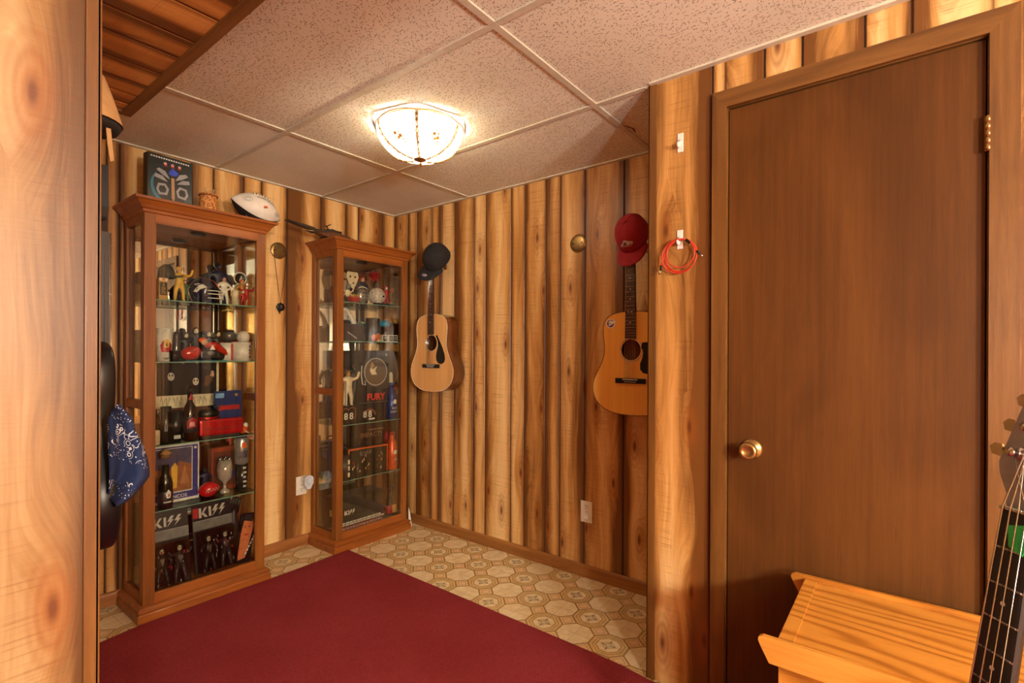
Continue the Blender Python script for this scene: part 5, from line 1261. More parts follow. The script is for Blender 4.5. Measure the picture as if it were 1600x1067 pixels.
# --- left cabinet, fourth shelf
E4 = .474
def framedeco(m, w, h):
    m.box((-w/2, -.0006, 0), (w/2, 0, h), K('white')); m.box((-w*.475, -.001, h*.045), (w*.475, -.0006, h*.955), P((66, 62, 130), .35, name='violet_mat')); m.box((-w*.48, -.0014, h*.16), (w*.36, -.001, h*.93), K('white')); 
    m.box((-w*.47, -.0018, h*.18), (w*.345, -.0014, h*.92), P((86, 76, 104), .35, name='dusk_print')); m.prism([(-w*.47, h*.18), (w*.345, h*.18), (w*.345, h*.62), (w*.1, h*.70), (-w*.1, h*.56), (-w*.47, h*.60)], -.0021, -.0018, P((150, 92, 56), .4, name='desert_print'))
    m.prism([(-w*.06, h*.24), (w*.04, h*.24), (w*.06, h*.6), (w*.0, h*.68), (-w*.07, h*.6)], -.0024, -.0021, K('yellow')); m.prism([(w*.1, h*.3), (w*.2, h*.62), (w*.3, h*.3)], -.0024, -.0021, P((176, 116, 78), .4))
    m.prism(circ(w*.42, h*.90, w*.03, 12), -.0014, -.001, K('white')); m.M = Matrix.Translation((0, -.0012, h*.09)); m.text('BRONCOS', h*.08, K('white'), .0002, .01); m.M = Matrix.Identity(4)
carton((232, 709, 311, 800), -.175, E4, 'framed_card', 'white framed picture with violet mat and desert scene', 'framed picture', .02, K('white'), framedeco, rz=.0)
bottle((246, 722, 270, 806), -.245, E4, 'black_bottle', 'black glass bottle with emblem label and tan cone top', 'bottle', [(0, 0), (.95, 0), (1, .04), (1, .45), (.85, .55), (.55, .62), (.52, .80), (0, .80)], P((16, 18, 18), .1, name='black_glass', coat=.7), P((150, 112, 70), .6, name='tan_cone'), (.10, .32, K('dk')), lambda m, R_, h: (wrap(m, R_*1.03, [(-R_*.1, h*.2), (R_*.4, h*.2), (R_*.5, h*.30), (R_*.1, h*.36), (-R_*.25, h*.28)], K('white')), wrap(m, R_*1.04, [(R_*.0, h*.23), (R_*.3, h*.23), (R_*.2, h*.30)], K('red')), wrap(m, R_*1.03, [(-R_*.5, h*.12), (R_*.6, h*.12), (R_*.6, h*.14), (-R_*.5, h*.14)], K('white'))))
x, w, h = slot(246, 720, 272, 733, -.245); m = MB(); m.lathe([(.024, 0), (.026, .002), (.004, .024), (0, .025)], P((176, 136, 86), .8, name='tan_straw'), 16); one(m, 'straw_hat', 'tiny conical straw hat on the black bottle', 'hat', (x, -.245, E4+.0004+slot(246, 722, 270, 806, -.245)[2]+.0005))
t = thing('red_mini_football', 'small bright red football with white writing on the fourth shelf', 'toy football', (at(326, 768, -.215).x, -.215, E4+.041), rot=(0, -.15, 0)); m = MB()
m.M = Matrix.Rotation(PI/2, 4, 'Y'); m.lathe([(.037*(1-abs(u)**2)**.8 if abs(u) < 1 else 0, u*.050) for u in [-1+i/8 for i in range(17)]], P((206, 24, 34), .2, coat=.6, name='red_football_gloss'), 24); m.M = Matrix.Identity(4); m.build('ball', t)
m = MB()
for k in range(4): m.tube([(-.026+.014*k, -.0372+.0015*abs(k-1.5), -.004), (-.020+.014*k, -.0365, .010), (-.014+.014*k, -.0368, -.006)], .0011, K('white'), 5)
m.build('white_writing', t)
m = MB(); m.lathe([(.018, -.039), (.022, -.039), (.022, -.033), (.018, -.033)], M_clear, 16); m.build('ring_stand', t)
def sbox(m, w, h): m.box((-w*.5, -.001, 0), (w*.5, 0, h), P((150, 66, 36), .4, name='rust_card')); m.box((-w*.42, -.0014, h*.1), (w*.42, -.001, h*.9), P((110, 56, 40), .4)); m.prism(circ(w*.1, h*.35, w*.22, 16), -.0018, -.0014, K('purple'))
carton((331, 706, 377, 772), -.12, E4, 'rust_box', 'rust coloured card box with purple disc behind the crystal cup', 'box', .035, P((140, 66, 36), .5), sbox)
t, w, h = tall((338, 714, 364, 776), -.19, E4, 'crystal_trophy', 'clear faceted crystal trophy cup before the rust box', 'trophy')
m = MB(); m.lathe([(0, 0), (w*.3, 0), (w*.3, h*.06), (w*.1, h*.12), (w*.1, h*.25), (w*.4, h*.38), (w*.46, h*.6), (w*.36, h*.85), (w*.3, h*.8), (w*.36, h*.6), (w*.3, h*.4), (0, h*.3)], P((196, 184, 172), .12, .35, 'cut_crystal'), 10); m.build('cup', t)
m = MB(); 
for i in range(6): a = i*PI/3; m.ell((w*.3*math.cos(a), w*.3*math.sin(a), h*.86), (w*.1, w*.1, w*.12), K('silver', .15, .9), 8, 6)
m.build('rim_beads', t)
m = MB(); m.box((-.02, -.018, 0), (.02, .018, .004), M_black)
def can(px, Y, base, label, mat, rim, deco=None, name='drink_can'):
    t, w, h = tall(px, Y, base, name, label, 'can'); R_ = w/2
    m = MB(); m.lathe([(0, 0), (R_*.8, 0), (R_, h*.06), (R_, h*.88), (R_*.82, h*.97)], mat, 28); b = m.build('body', t)
    m = MB(); m.lathe([(R_*.80, h*.965), (R_*.84, h*.985), (R_*.82, h), (R_*.76, h*.985), (0, h*.98)], rim, 28); m.build('lid', t)
    if deco: m = MB(); deco(m, R_, h); m.build('print', b)
t, w, h = tall((378, 735, 398, 776), -.21, E4, 'dark_glass_tumbler', 'dark glass tumbler with upright silver lettering under the silver can', 'glass'); m = MB(); m.lathe([(0, 0), (w*.42, 0), (w*.46, h), (0, h)], P((48, 44, 40), .12, coat=.6), 20); b = m.build('tumbler', t); hT = h
m = MB(); m.M = Matrix.Translation((w*.02, -w*.47, h*.5)) @ Matrix.Rotation(-PI/2, 4, 'Y'); [m.box((-h*.34+h*.17*k, -.0006, -w*.10*(1+k%2*.4)), (-h*.26+h*.17*k, 0, w*.12), K('silver')) for k in range(5)]; m.build('lettering', b)
can((378, 694, 399, 736), -.21, E4+hT+.0006, 'silver and blue drink can standing on the dark tumbler', K('silver', .25, .6), K('purple', .3, .5), lambda m, R_, h: (wrap(m, R_*1.004, [(-R_*.7, h*.25), (R_*.5, h*.25), (R_*.6, h*.5), (-R_*.6, h*.5)], K('navy')), wrap(m, R_*1.004, [(-R_*.4, h*.62), (R_*.4, h*.62), (R_*.3, h*.8), (-R_*.4, h*.8)], K('orange')), wrap(m, R_*1.004, [(R_*.7, h*.1), (R_*1.0, h*.1), (R_*1.0, h*.5), (R_*.7, h*.5)], K('red'))))
fig((312, 716, 328, 756), -.13, E4, 'dark blue toy figure behind the red mini football', 'navy', 'navy', 'black', 0)

# --- left cabinet, bottom
F5 = .0992
def kissbox(px, Y, label, rz, seed, rot):
    t, w, h = tall(px, Y, F5+.002, 'band_figure_pack', label, 'toy pack', 0, 'boxed band figures in the left cabinet'); t.rotation_euler = rot; h = min(h, .345); w = min(w, .19)
    m = MB(); m.box((-w/2, 0, 0), (w/2, .010, h), P((26, 22, 24), .4, name='black_backing_card'), .001); c = m.build('backing_card', t)
    m = MB(); m.box((-w*.5, -.0012, h*.60), (w*.5, 0, h*.73), P((112, 110, 108), .45, name='grey_band')); m.box((-w*.5, -.0014, h*.73), (w*.5, -.0002, h*.735), K('silver')); kiss(m, w*.72, P((196, 186, 176), .4, name='pale_logo'), .02*w, -.0004, h*.84)
    m.prism([(-w*.48, h*.78), (-w*.36, h*.78), (-w*.36, h*.92), (-w*.48, h*.92)], -.001, 0, K('red')); m.build('printed_front', c)
    m = MB(); m.box((-w*.46, -.045, .004), (w*.46, -.0016, h*.585), M_clear, .004); m.build('clear_blister', t)
    r = random.Random(seed)
    for k in range(2):
        f_ = bpy.data.objects.new('packed_figure', None); COL.objects.link(f_); f_.parent = t; f_.location = (w*(-.2+.42*k), -.024, .006); hh = h*.50
        figure_sub(f_, hh, (M_black, P((70, 60, 62), .3, .4))[k % 2], K('cream'), M_black, k)
    m = MB()
    for k in range(14): a = r.random()*w*.8-w*.4; b = .01+r.random()*h*.45; m.ell((a, -.034-.006*r.random(), b), (.004, .003, .006+.006*r.random()), (K('silver', .2, .8), K('red'), K('grey'))[k % 3], 6, 5)
    m.build('accessories', t)
def figure_sub(e, h, bm_, hm, hair, pose):
    """packed figure: one mesh standing in for an Empty holder"""
    p = e.parent; loc = e.location.copy(); bpy.data.objects.remove(e)
    s = h; m = MB(); m.M = Matrix.Translation(loc)
    sp = .0 if pose == 0 else .03
    for sg in (-1, 1):
        m.tube([(sg*.05*s, 0, .48*s), (sg*.10*s, -.01*s, .25*s), (sg*.12*s, 0, .03*s), (sg*.13*s, -.07*s, .015*s)], [.075*s, .06*s, .045*s, .03*s], bm_, 8)
        m.tube([(sg*.10*s, 0, .76*s), (sg*.22*s, -.02*s, (.62+sp*4)*s), (sg*(.16+sp*4)*s, -.06*s, (.5+sp*12)*s)], [.05*s, .04*s, .03*s], bm_, 8)
    m.ell((0, 0, .62*s), (.12*s, .08*s, .20*s), bm_, 12, 8); m.prism([(-.05*s, .72*s), (0, .5*s), (.05*s, .72*s)], -.085*s, -.07*s, K('silver', .2, .8)); m.ell((0, -.01*s, .90*s), (.06*s, .065*s, .08*s), hm, 10, 8); m.ell((0, .02*s, .92*s), (.10*s, .07*s, .11*s), hair, 10, 8)
    for e_ in (-1, 1): m.ell((e_*.025*s, -.07*s, .915*s), (.015*s, .008*s, .02*s), M_black, 6, 4)
    m.build('packed_figure', p)
kissbox((232, 812, 298, 935), -.225, 'boxed band figure pack, the left one, with silver spiked figures', 0, 1, (math.radians(-9), 0, math.radians(-3)))
kissbox((303, 796, 371, 908), -.205, 'boxed band figure pack, the right one, with red edged figures', 0, 2, (math.radians(-9), 0, math.radians(3)))
def facecard(m, w, h):
    m.box((-w*.5, -.0006, 0), (w*.5, 0, h), M_black); m.prism([(-w*.45, h*.05), (w*.1, h*.1), (w*.42, h*.75), (w*.2, h*.95), (-w*.3, h*.93), (-w*.45, h*.6)], -.001, -.0006, P((206, 118, 74), .4, name='skin_print')); m.prism([(-w*.35, h*.85), (w*.25, h*.82), (w*.3, h*.97), (-w*.3, h*.97)], -.0014, -.001, K('dk'))
    for e in (-.2, .1): m.prism(circ(w*e, h*.72, w*.05, 8), -.0016, -.001, K('dk'))
    m.box((-w*.2, -.0016, h*.55), (w*.1, -.001, h*.575), K('red')); m.M = Matrix.Translation((w*.32, -.0012, h*.35)) @ Matrix.Rotation(math.radians(-70), 4, 'Y'); [m.box((-h*.2+h*.07*k, -.0006, -w*.05), (-h*.15+h*.07*k, 0, w*.05), K('white')) for k in range(6)]; m.M = Matrix.Identity(4)
carton((371, 812, 393, 888), -.232, F5, 'portrait_card', 'tall black card with orange toned face print at the bottom right', 'card', .004, M_black, facecard, rot=(0, math.radians(8), 0))
t, w, h = tall((372, 780, 398, 880), -.14, F5, 'black_leather_glove', 'crumpled black leather glove upright behind the portrait card', 'glove'); lt = P((34, 28, 28), .45, name='black_leather')
m = MB(); m.ell((0, 0, h*.40), (w*.32, .028, h*.40), lt, 14, 12); m.ell((.0, 0, .012), (w*.26, .03, .0118), lt, 12, 6)
for k in range(4): m.tube([((-.22+.14*k)*w, 0, h*.7), ((-.24+.17*k)*w, -.008, h*.86), ((-.22+.16*k)*w, -.02, h*(.96-.03*abs(k-1.5)))], [.011, .010, .008], lt, 8)
m.tube([(w*.25, 0, h*.4), (w*.42, -.01, h*.52), (w*.40, -.02, h*.64)], [.013, .011, .008], lt, 8); m.build('leather', t)
# flat pile on top of the packs
t, w, h = tall((280, 786, 372, 812), -.135, .375, 'wooden_display_easel', 'pale wooden folding easel lying flat above the band figure packs', 'easel')
t.location = (at(318, 800, -.10).x, -.085, F5+.0005); m = MB(); pw = P((176, 134, 84), .6, name='pale_wood')
for a, b in (((-.10, 0, .0), (-.08, 0, .285)), ((.085, 0, 0), (.07, 0, .285))): m.tube([a, b], .005, pw, 6)
m.tube([(-.105, -.02, .287), (0.0, -.05, .283), (.10, .02, .30)], .005, pw, 6); m.tube([(-.09, 0, .14), (.078, 0, .14)], .004, pw, 6); m.build('frame', t)
m = MB(); m.box((-.088, -.034, .2925), (.03, .03, .300), K('white'), .001); m.build('white_booklet', t); m = MB(); m.prism([(-.02, .24), (.04, .25), (.05, .29), (-.01, .295)], -.052, -.049, K('orange')); m.build('orange_pennant', t)

# --- corner cabinet, top shelf
G1 = 1.517
t, w, h = tall((541, 420, 560, 474), -.16, G1, 'guitar_pick_stand', 'white pick shaped plaque with small face on a dark stand in the corner cabinet', 'plaque')
m = MB(); m.prism([(-w*.42, h*.92), (w*.42, h*.92), (w*.50, h*.78), (w*.25, h*.52), (0, h*.44), (-w*.25, h*.52), (-w*.50, h*.78)], -.003, .0, K('cream')); p_ = m.build('plaque', t)
m = MB(); 
for e in (-.2, .2): m.prism(circ(w*e, h*.78, w*.08, 10), -.004, -.003, K('dk'))
m.prism(circ(w*.05, h*.60, w*.07, 8), -.004, -.003, K('dk')); m.build('face_print', p_)
m = MB(); m.box((-w*.3, .001, 0), (w*.3, .012, h*.5), M_black, .001); m.build('stand', t)
t, w, h = tall((575, 420, 594, 477), -.09, G1, 'red_star_ball', 'red spiky star ball on a thin clear stem in the corner cabinet', 'ornament'); m = MB()
for i in range(26):
    a, b = i*2.4, math.acos(1-2*(i+.5)/26); d = Vector((math.sin(b)*math.cos(a), math.sin(b)*math.sin(a), math.cos(b))); c0 = Vector((0, 0, h*.84)); m.tube([c0, c0+d*w*.26, c0+d*w*.48], [w*.10, w*.08, .0008], K('red'), 6)
m.ell((0, 0, h*.84), (w*.22,)*3, K('red'), 10, 8); m.build('spikes', t); m = MB(); m.lathe([(0, 0), (w*.3, 0), (w*.3, .003), (.0025, .006), (.0025, h*.7), (0, h*.7)], M_clear, 12); m.build('stem', t)
t, w, h = tall((577, 440, 600, 474), -.185, G1, 'speckled_ball', 'white speckled ball with a dark hole on the top shelf', 'ball'); g = G('speckled_white'); x, y, z = g.obj(); v = g.voro(g.vec(x, y, z), 110); c = g.mix(S(g.nt, v.outputs['Distance']).lt(.30), (216, 206, 198), (60, 44, 50)); sm = g.done(c, .4)
m = MB(); m.ell((0, 0, w*.52), (w*.48,)*3, sm, 20, 14); m.prism(circ(w*.1, w*.5, w*.06, 10), -w*.49, -w*.44, M_black); m.build('ball', t); m = MB(); m.lathe([(w*.2, 0), (w*.24, .0), (w*.24, .005), (w*.2, .005)], M_black, 14); m.build('ring', t)
t, w, h = tall((556, 446, 578, 474), -.195, G1, 'silver_skull_ornament', 'silver ribbed ornament between the pick plaque and the speckled ball', 'ornament'); sv = K('silver', .25, .7)
m = MB(); m.ell((0, 0, h*.45), (w*.40, .022, h*.42), sv, 16, 12); m.build('body', t); m = MB()
for k in range(4): m.tube([(w*.42*math.cos(a), -.023*math.sin(a), h*(.25+.18*k)) for a in [i*PI/8 for i in range(9)]], .0022, K('grey', .3, .5), 6)
m.build('rib', t); m = MB(); m.tube([(w*.3*math.cos(a), 0, h*.86+h*.1*math.sin(a)) for a in [i*PI/8 for i in range(9)]], .003, K('white'), 6); m.build('top_arch', t)
t, w, h = tall((533, 446, 553, 476), -.205, G1, 'white_frog_figure', 'pale spread limbed figure at the left of the corner cabinet top shelf', 'toy'); m = MB(); m.ell((0, 0, h*.5), (w*.22, .014, h*.22), K('cream'), 12, 8)
for a, b in ((-1, 1), (1, 1), (-1, -1), (1, -1)): m.tube([(a*w*.1, 0, h*.5), (a*w*.36, -.005, h*(.5+b*.12)), (a*w*.46, -.01, h*(.5+b*.34 if b > 0 else .05))], [.004, .004, .003], K('cream'), 6)
m.build('body', t); m = MB(); m.ell((0, -.01, h*.82), (w*.18, .012, h*.16), K('grey'), 10, 8); m.build('head', t)
fig((596, 446, 611, 477), -.20, G1, 'red and white toy figure right of the speckled ball', 'red', 'white', 'red', 1)
fig((562, 428, 571, 474), -.07, G1, 'thin dark blue toy figure behind the silver ornament', 'navy', 'skin', 'red', 0)
t, w, h = tall((546, 465, 565, 480), -.235, G1, 'orange_rimmed_dish', 'small dish with orange lettering at the front of the top shelf', 'dish'); m = MB(); m.lathe([(0, 0), (w*.3, 0), (w*.48, h*.5), (w*.5, h*.6), (w*.3, h*.2), (0, h*.2)], K('red'), 18); m.build('dish', t)
m = MB()
for k in range(4): m.ell((-w*.26+k*w*.17, -.012, h*.7), (w*.06, .004, h*.25), K('yellow'), 8, 6)
m.build('lettering', t)
t, w, h = tall((589, 470, 622, 480), -.235, G1, 'black_card_rack', 'long low black rack at the front right of the top shelf', 'rack'); m = MB(); m.box((-w/2, -.010, 0), (w/2, .012, .016), M_black, .002); m.build('tray', t); m = MB(); m.box((w*.1, -.006, .016), (w*.45, .004, .020), K('grey')); m.build('card', t)
t, w, h = tall((594, 430, 614, 470), -.11, G1, 'wire_ring_trinket', 'thin grey wire hoop trinket with red charms at the back', 'trinket'); m = MB(); m.tube([(w*.4*math.cos(a), 0, h*.55+h*.4*math.sin(a)) for a in [i*PI/12 for i in range(24)]], .0016, K('grey', .3, .6), 6, True); m.build('hoop', t)
for k in range(3): m = MB(); m.ell((w*(-.3+.3*k), -.004, h*(.3-.06*(k % 2))), (w*.12, .005, h*.10), K('red'), 8, 6); m.build('charm', t)
m = MB(); m.box((-w*.3, -.01, 0), (w*.3, .01, h*.16), M_black); m.build('foot', t)
t, w, h = tall((497, 414, 516, 474), -.12, G1, 'red_pennant_roll', 'dark red folded cloth at the left inside the corner cabinet', 'cloth')
t.location.x = CX2-.195
m = MB(); m.prism([(-.02, 0), (.025, 0), (.03, .07), (.0, .11), (-.025, .06)], -.012, .010, P((120, 26, 26), .8)); m.build('fold', t); m = MB(); m.prism([(-.022, .10), (.004, .115), (.02, .15), (.016, .17), (-.022, .17)], -.006, -.002, P((204, 158, 100), .6)); m.build('tan_tag', t)
# --- second shelf
G2 = 1.275
t, w, h = tall((533, 480, 556, 533), -.17, G2, 'white_curled_cap', 'white curled sock shaped toy with pink end on the dark tin', 'toy'); m = MB()
m.tube([(-w*.45, 0, h*.96), (-w*.15, 0, h*.92), (w*.12, 0, h*.75), (w*.28, -.01, h*.56), (w*.25, -.016, h*.44)], [.008, .012, .014, .018, .012], K('white'), 12); m.build('body', t); m = MB(); m.ell((w*.32, -.020, h*.50), (.008, .008, .008), K('pink'), 10, 8); m.build('pink_end', t)
m = MB(); m.lathe([(0, 0), (w*.2, 0), (w*.18, h*.42), (0, h*.42)], M_clear, 12); m.build('stand', t)
t, w, h = tall((534, 505, 568, 533), -.225, G2, 'dark_tin', 'dark purple brown tin with a silver slash on the second shelf', 'tin'); m = MB(); m.box((-w*.48, -.02, 0), (w*.48, .03, h*.96), P((58, 44, 48), .35, .3, 'dark_tin'), .004); b = m.build('tin', t); m = MB(); m.prism([(-w*.3, h*.48), (-w*.26, h*.52), (w*.16, h*.18), (w*.12, h*.14)], -.0208, -.0198, K('silver')); m.build('slash_print', b)
x, w, h = slot(555, 499, 569, 512, -.20); m = MB(); m.ell((0, 0, .008), (.024, .012, .008), K('green'), 12, 8); m.ell((.006, -.004, .010), (.016, .009, .007), P((150, 200, 160), .4), 10, 6); one(m, 'green_leaf_toy', 'small green leaf shaped toy lying on the dark tin', 'toy', (x, -.215, G2+slot(534, 505, 568, 533, -.225)[2]*.96+.001))
mug((573, 497, 592, 534), -.17, G2, 'clear_tumbler', 'clear glass tumbler behind the orange trinket', 'glass', M_clear, taper=.1, handle=False)
t, w, h = tall((582, 520, 597, 535), -.235, G2, 'orange_helmet_trinket', 'tiny orange helmet trinket left of the letter cubes', 'trinket'); m = MB(); m.ell((-w*.18, 0, h*.4), (w*.26, .012, h*.38), K('orange'), 12, 8); m.build('helmet', t); m = MB(); m.ell((w*.24, 0, h*.5), (w*.24, .012, h*.42), P((214, 110, 40), .4), 12, 8); m.box((w*.1, -.008, 0), (w*.35, .008, h*.2), K('cream')); m.build('second_ball', t)
for k, (x0, x1) in enumerate(((599, 607.5), (608.5, 617), (618, 625.5))):
    t, w, h = tall((x0, 522, x1, 534), -.245, G2, 'letter_cube', 'small black cube with white frame mark, '+('left', 'middle', 'right')[k]+' of the row on the second shelf', 'cube', 0, 'letter cubes on the second shelf'); m = MB(); m.box((-w/2, 0, 0), (w/2, .030, h*.92), K('white'), .001); b = m.build('cube', t)
    m = MB(); m.box((-w*.36, -.001, h*.12), (w*.36, -.0002, h*.80), M_black); m.M = Matrix.Translation((0, -.0012, h*.46)); m.text(('O', 'S', 'D')[k], h*.5, K('white'), .0002, .01); m.build('letter', b)
t, w, h = tall((594, 499, 609, 534), -.15, G2, 'blue_capped_jar', 'clear jar with bright blue cap behind the letter cubes', 'jar'); m = MB(); m.lathe([(0, 0), (w*.45, 0), (w*.45, h*.7), (0, h*.7)], M_clear, 16); m.build('jar', t); m = MB(); m.ell((0, 0, h*.82), (w*.48, w*.45, h*.16), P((50, 150, 200), .4, name='bright_blue'), 16, 10); m.build('cap', t)
m = MB(); m.ell((0, 0, h*.3), (w*.25, w*.25, h*.22), K('brown'), 10, 8); m.build('contents', t)
for k, (a, b) in enumerate(((609, 617), (619, 627))): one_lathe((a, 505, b, 534), -.17, G2, 'shot_glass', ('clear straight shot glass behind the middle letter cube', 'clear straight shot glass behind the right letter cube')[k], 'glass', [(0, 0), (.9, 0), (1, 1), (.88, 1), (.8, .2), (0, .2)], M_clear)
# --- third shelf
G3 = .758
def ear(m, w, h, kind):
    m.box((-w/2, -.0008, 0), (w/2, 0, h), P((30, 22, 20), .4, name='dark_card'))
    for e in (-1, 1):
        m.prism(circ(e*w*.17+w*.02, h*.45, w*.155, 18), -.0012, -.0008, M_black); m.M = Matrix.Translation((e*w*.15+w*.02, -.0014, h*.42)); m.text('8', h*.52, K('white'), .0002, .02); m.M = Matrix.Identity(4)
    o = P((206, 120, 70), .4, name='copper_print')
    if kind == 0: m.tube([(-w*.40, -.001, h*.3), (-w*.34, -.001, h*.75), (-w*.16, -.001, h*.92), (0, -.001, h*.78), (w*.16, -.001, h*.92), (w*.40, -.001, h*.86), (w*.42, -.001, h*.5), (w*.36, -.001, h*.25)], .0016, o, 5)
    else:
        for rr in (.30, .36): m.tube([(w*.14+w*rr*math.cos(a), -.001, h*.42+w*rr*.9*math.sin(a)*.8) for a in [-.2+i*PI/12 for i in range(12)]], .0013, o, 5)
        m.box((w*.1, -.0014, h*.10), (w*.45, -.0008, h*.2), K('white'))
for k, px in enumerate(((530, 637, 567, 668), (570, 633, 607, 664))):
    t, w, h = carton(px, -.235, G3, 'numbered_box', ('low dark box with copper outlined paired eights, left of the two', 'low dark box with copper arcs and paired eights, right of the two')[k], 'box', .09, P((30, 22, 20), .5, name='dark_card2'), lambda m, w, h, k=k: ear(m, w, h, k), wh=(.129, .110), group='numbered dark boxes in the corner cabinet')
    t.location.x = (-.545, -.405)[k]
HB = .111
def disc(m, w, h):
    m.box((-w*.5, -.0006, 0), (w*.5, 0, h), P((26, 22, 20), .35, name='disc_card')); m.tube([(-w*.48, -.001, h*.03), (w*.48, -.001, h*.03)], .0012, K('grey'), 5)
    cx, cz, R_ = w*.04, h*.60, w*.40
    n = 80; m.prism([(cx+R_*(1 if i % 2 else .93)*math.cos(2*PI*i/n), cz+R_*(1 if i % 2 else .93)*math.sin(2*PI*i/n)) for i in range(n)], -.0012, -.0006, K('silver')); m.prism(circ(cx, cz, R_*.90, 40), -.0016, -.0012, P((92, 76, 56), .3, .3, 'disc_bronze'))
    m.prism([(cx-R_*.35, cz-R_*.2), (cx+R_*.1, cz-R_*.2), (cx-R_*.05, cz+R_*.1), (cx+R_*.1, cz+R_*.4), (cx-R_*.25, cz+R_*.15), (cx-R_*.4, cz+R_*.5), (cx-R_*.5, cz+R_*.1)], -.0020, -.0016, K('cream')); m.prism([(cx-R_*.5, cz+R_*.2), (cx-R_*.3, cz+R_*.7), (cx-R_*.1, cz+R_*.4)], -.0020, -.0016, K('gold'))
    m.tube([(-w*.42, -.002, h*.72), (-w*.44, -.002, h*.55), (-w*.40, -.002, h*.38), (-w*.30, -.002, h*.36), (-w*.32, -.002, h*.44)], .0030, K('white'), 6)
    m.tube([(w*.40+.007*math.cos(a), -.001, h*.92+.007*math.sin(a)) for a in [i*PI/6 for i in range(12)]], .001, K('white'), 5, True)
    m.M = Matrix.Translation((w*.05, -.0016, h*.125)); m.text('FURY', h*.17, P((220, 50, 34), .4, name='red_lettering'), .0003, .03)
carton((561, 553, 608, 636), -.225, G3+HB, 'saw_disc_box', 'black box with toothed round window and red FURY lettering', 'box', .05, P((26, 22, 20), .5), disc)
t, w, h = tall((536, 558, 556, 640), -.085, G3, 'lidded_jar', 'dark jar with round lid and red contents behind the wrestler figure', 'jar'); jd = P((52, 34, 28), .25, coat=.4)
t.location.z = G3+.0004
m = MB(); m.lathe([(0, 0), (w*.46, 0), (w*.5, h*.1), (w*.5, h*.8), (w*.44, h*.88), (0, h*.88)], jd, 20); m.build('jar', t); m = MB(); m.lathe([(0, h*.881), (w*.5, h*.881), (w*.5, h*.95), (w*.42, h*.98), (0, h*.98)], P((56, 52, 46), .4, .4), 20); m.build('lid', t)
t, w, h = tall((536, 582, 552, 638), -.225, G3+HB, 'toy_figure', 'white and orange armoured toy figure standing on the left dark box', 'toy figure'); figure(t, h, K('cream'), K('gold'), K('brown'), pose=1)
m = MB(); m.prism([(-w*.45, h*.05), (-w*.36, h*.02), (-w*.28, h*.7), (-w*.4, h*.72)], -.03, -.022, K('white')); m.build('shield', t); m = MB(); m.lathe([(0, 0), (h*.15, 0), (h*.15, h*.02), (0, h*.02)], M_black, 16); m.build('stand', t)
fig((553, 574, 561, 637), -.175, G3+HB, 'dark toy figure between the armoured figure and the disc box', 'dk', 'cream', 'brown', 0)
one_lathe((608, 580, 613, 650), -.16, G3, 'white_tipped_baton', 'slim white and red baton standing behind the blue bottle', 'baton', [(0, 0), (1, 0), (1, .25), (.8, .5), (1, .55), (1, .95), (.6, 1), (0, 1)], K('cream'), mats=[K('red'), K('red'), K('red'), K('cream'), K('cream'), K('cream'), K('cream')])
def budp(m, R_, h):
    for z_, tx in ((.30, 'BUD'), (.20, 'LIGHT')):
        mm = MB(); mm.text(tx, h*.085, K('white'), .0001, .02)
        for f in mm.bm.faces: m.face([(R_*1.05*math.sin(v.co.x/R_), -R_*1.05*math.cos(v.co.x/R_), h*z_+v.co.z) for v in f.verts if True], K('white'))
        mm.bm.free()
    wrap(m, R_*1.05, [(-R_*.3, h*.42), (R_*.3, h*.42), (R_*.4, h*.5), (0, h*.55), (-R_*.4, h*.48)], K('white'))
bl = P((24, 52, 130), .25, .4, 'blue_aluminium')
bottle((613, 600, 627, 656), -.245, G3, 'blue_bottle', 'dark blue aluminium bottle with white lettering at the right post', 'bottle', [(0, 0), (.95, 0), (1, .03), (1, .60), (.55, .80), (.42, .86), (.42, .93), (0, .93)], bl, P((40, 70, 160), .3, .4), (.10, .58, bl), budp)
carton((566, 540, 606, 600), -.10, G3+.0, 'dark_plaque', 'dark framed plaque with gold boxes behind the saw disc box', 'plaque', .02, P((34, 28, 24), .5), lambda m, w, h: [m.box((-w*.45+w*.3*i, -.001, h*.86), (-w*.22+w*.3*i, -.0002, h*.96), K('gold')) for i in range(3)])
# --- fourth shelf
G4 = .415
t, w, h = tall((541, 700, 602, 752), -.215, G4, 'lunchbox', 'black picture lunchbox with orange rim on the fourth shelf', 'lunchbox', math.radians(-3)); og = P((222, 108, 48), .35, .2, 'orange_enamel')
m = MB(); m.box((-w*.48, -.022, 0), (w*.48, .045, h*.84), P((44, 38, 30), .4, .2), .006); b = m.build('tin', t); m = MB(); q = .007
for (x0, x1, z0, z1) in ((-w*.485, -w*.485+q, 0.004, h*.83), (w*.485-q, w*.485, 0.004, h*.83), (-w*.48, w*.48, h*.83-q, h*.845)): m.box((x0, -.027, z0), (x1, -.018, z1), og, .002)
m.build('orange_rim', b); m = MB(); m.box((-w*.46, -.0235, h*.03), (w*.46, -.0222, h*.78), P((36, 32, 24), .35)); r = random.Random(4)
for i in range(22):
    cx, cz = (r.random()-.5)*w*.8, h*(.08+.5*r.random()); m.prism([(cx-.003, cz), (cx+.003, cz), (cx+.002+.004*r.random(), cz+.012+.01*r.random()), (cx-.002, cz+.012)], -.0240-.0001*i, -.0236, (K('cream'), K('skin'), K('red'), K('grey'), K('gold'))[i % 5])
kiss(m, w*.30, K('grey'), -w*.06, -.0236, h*.66); m.build('picture_print', b)
m = MB(); m.tube([(-w*.16, .012, h*.84), (-w*.15, .012, h*.97), (w*.15, .012, h*.97), (w*.16, .012, h*.84)], .004, K('dk'), 8); m.build('handle', t)
ob = P((222, 84, 34), .3, .3, 'orange_aluminium')
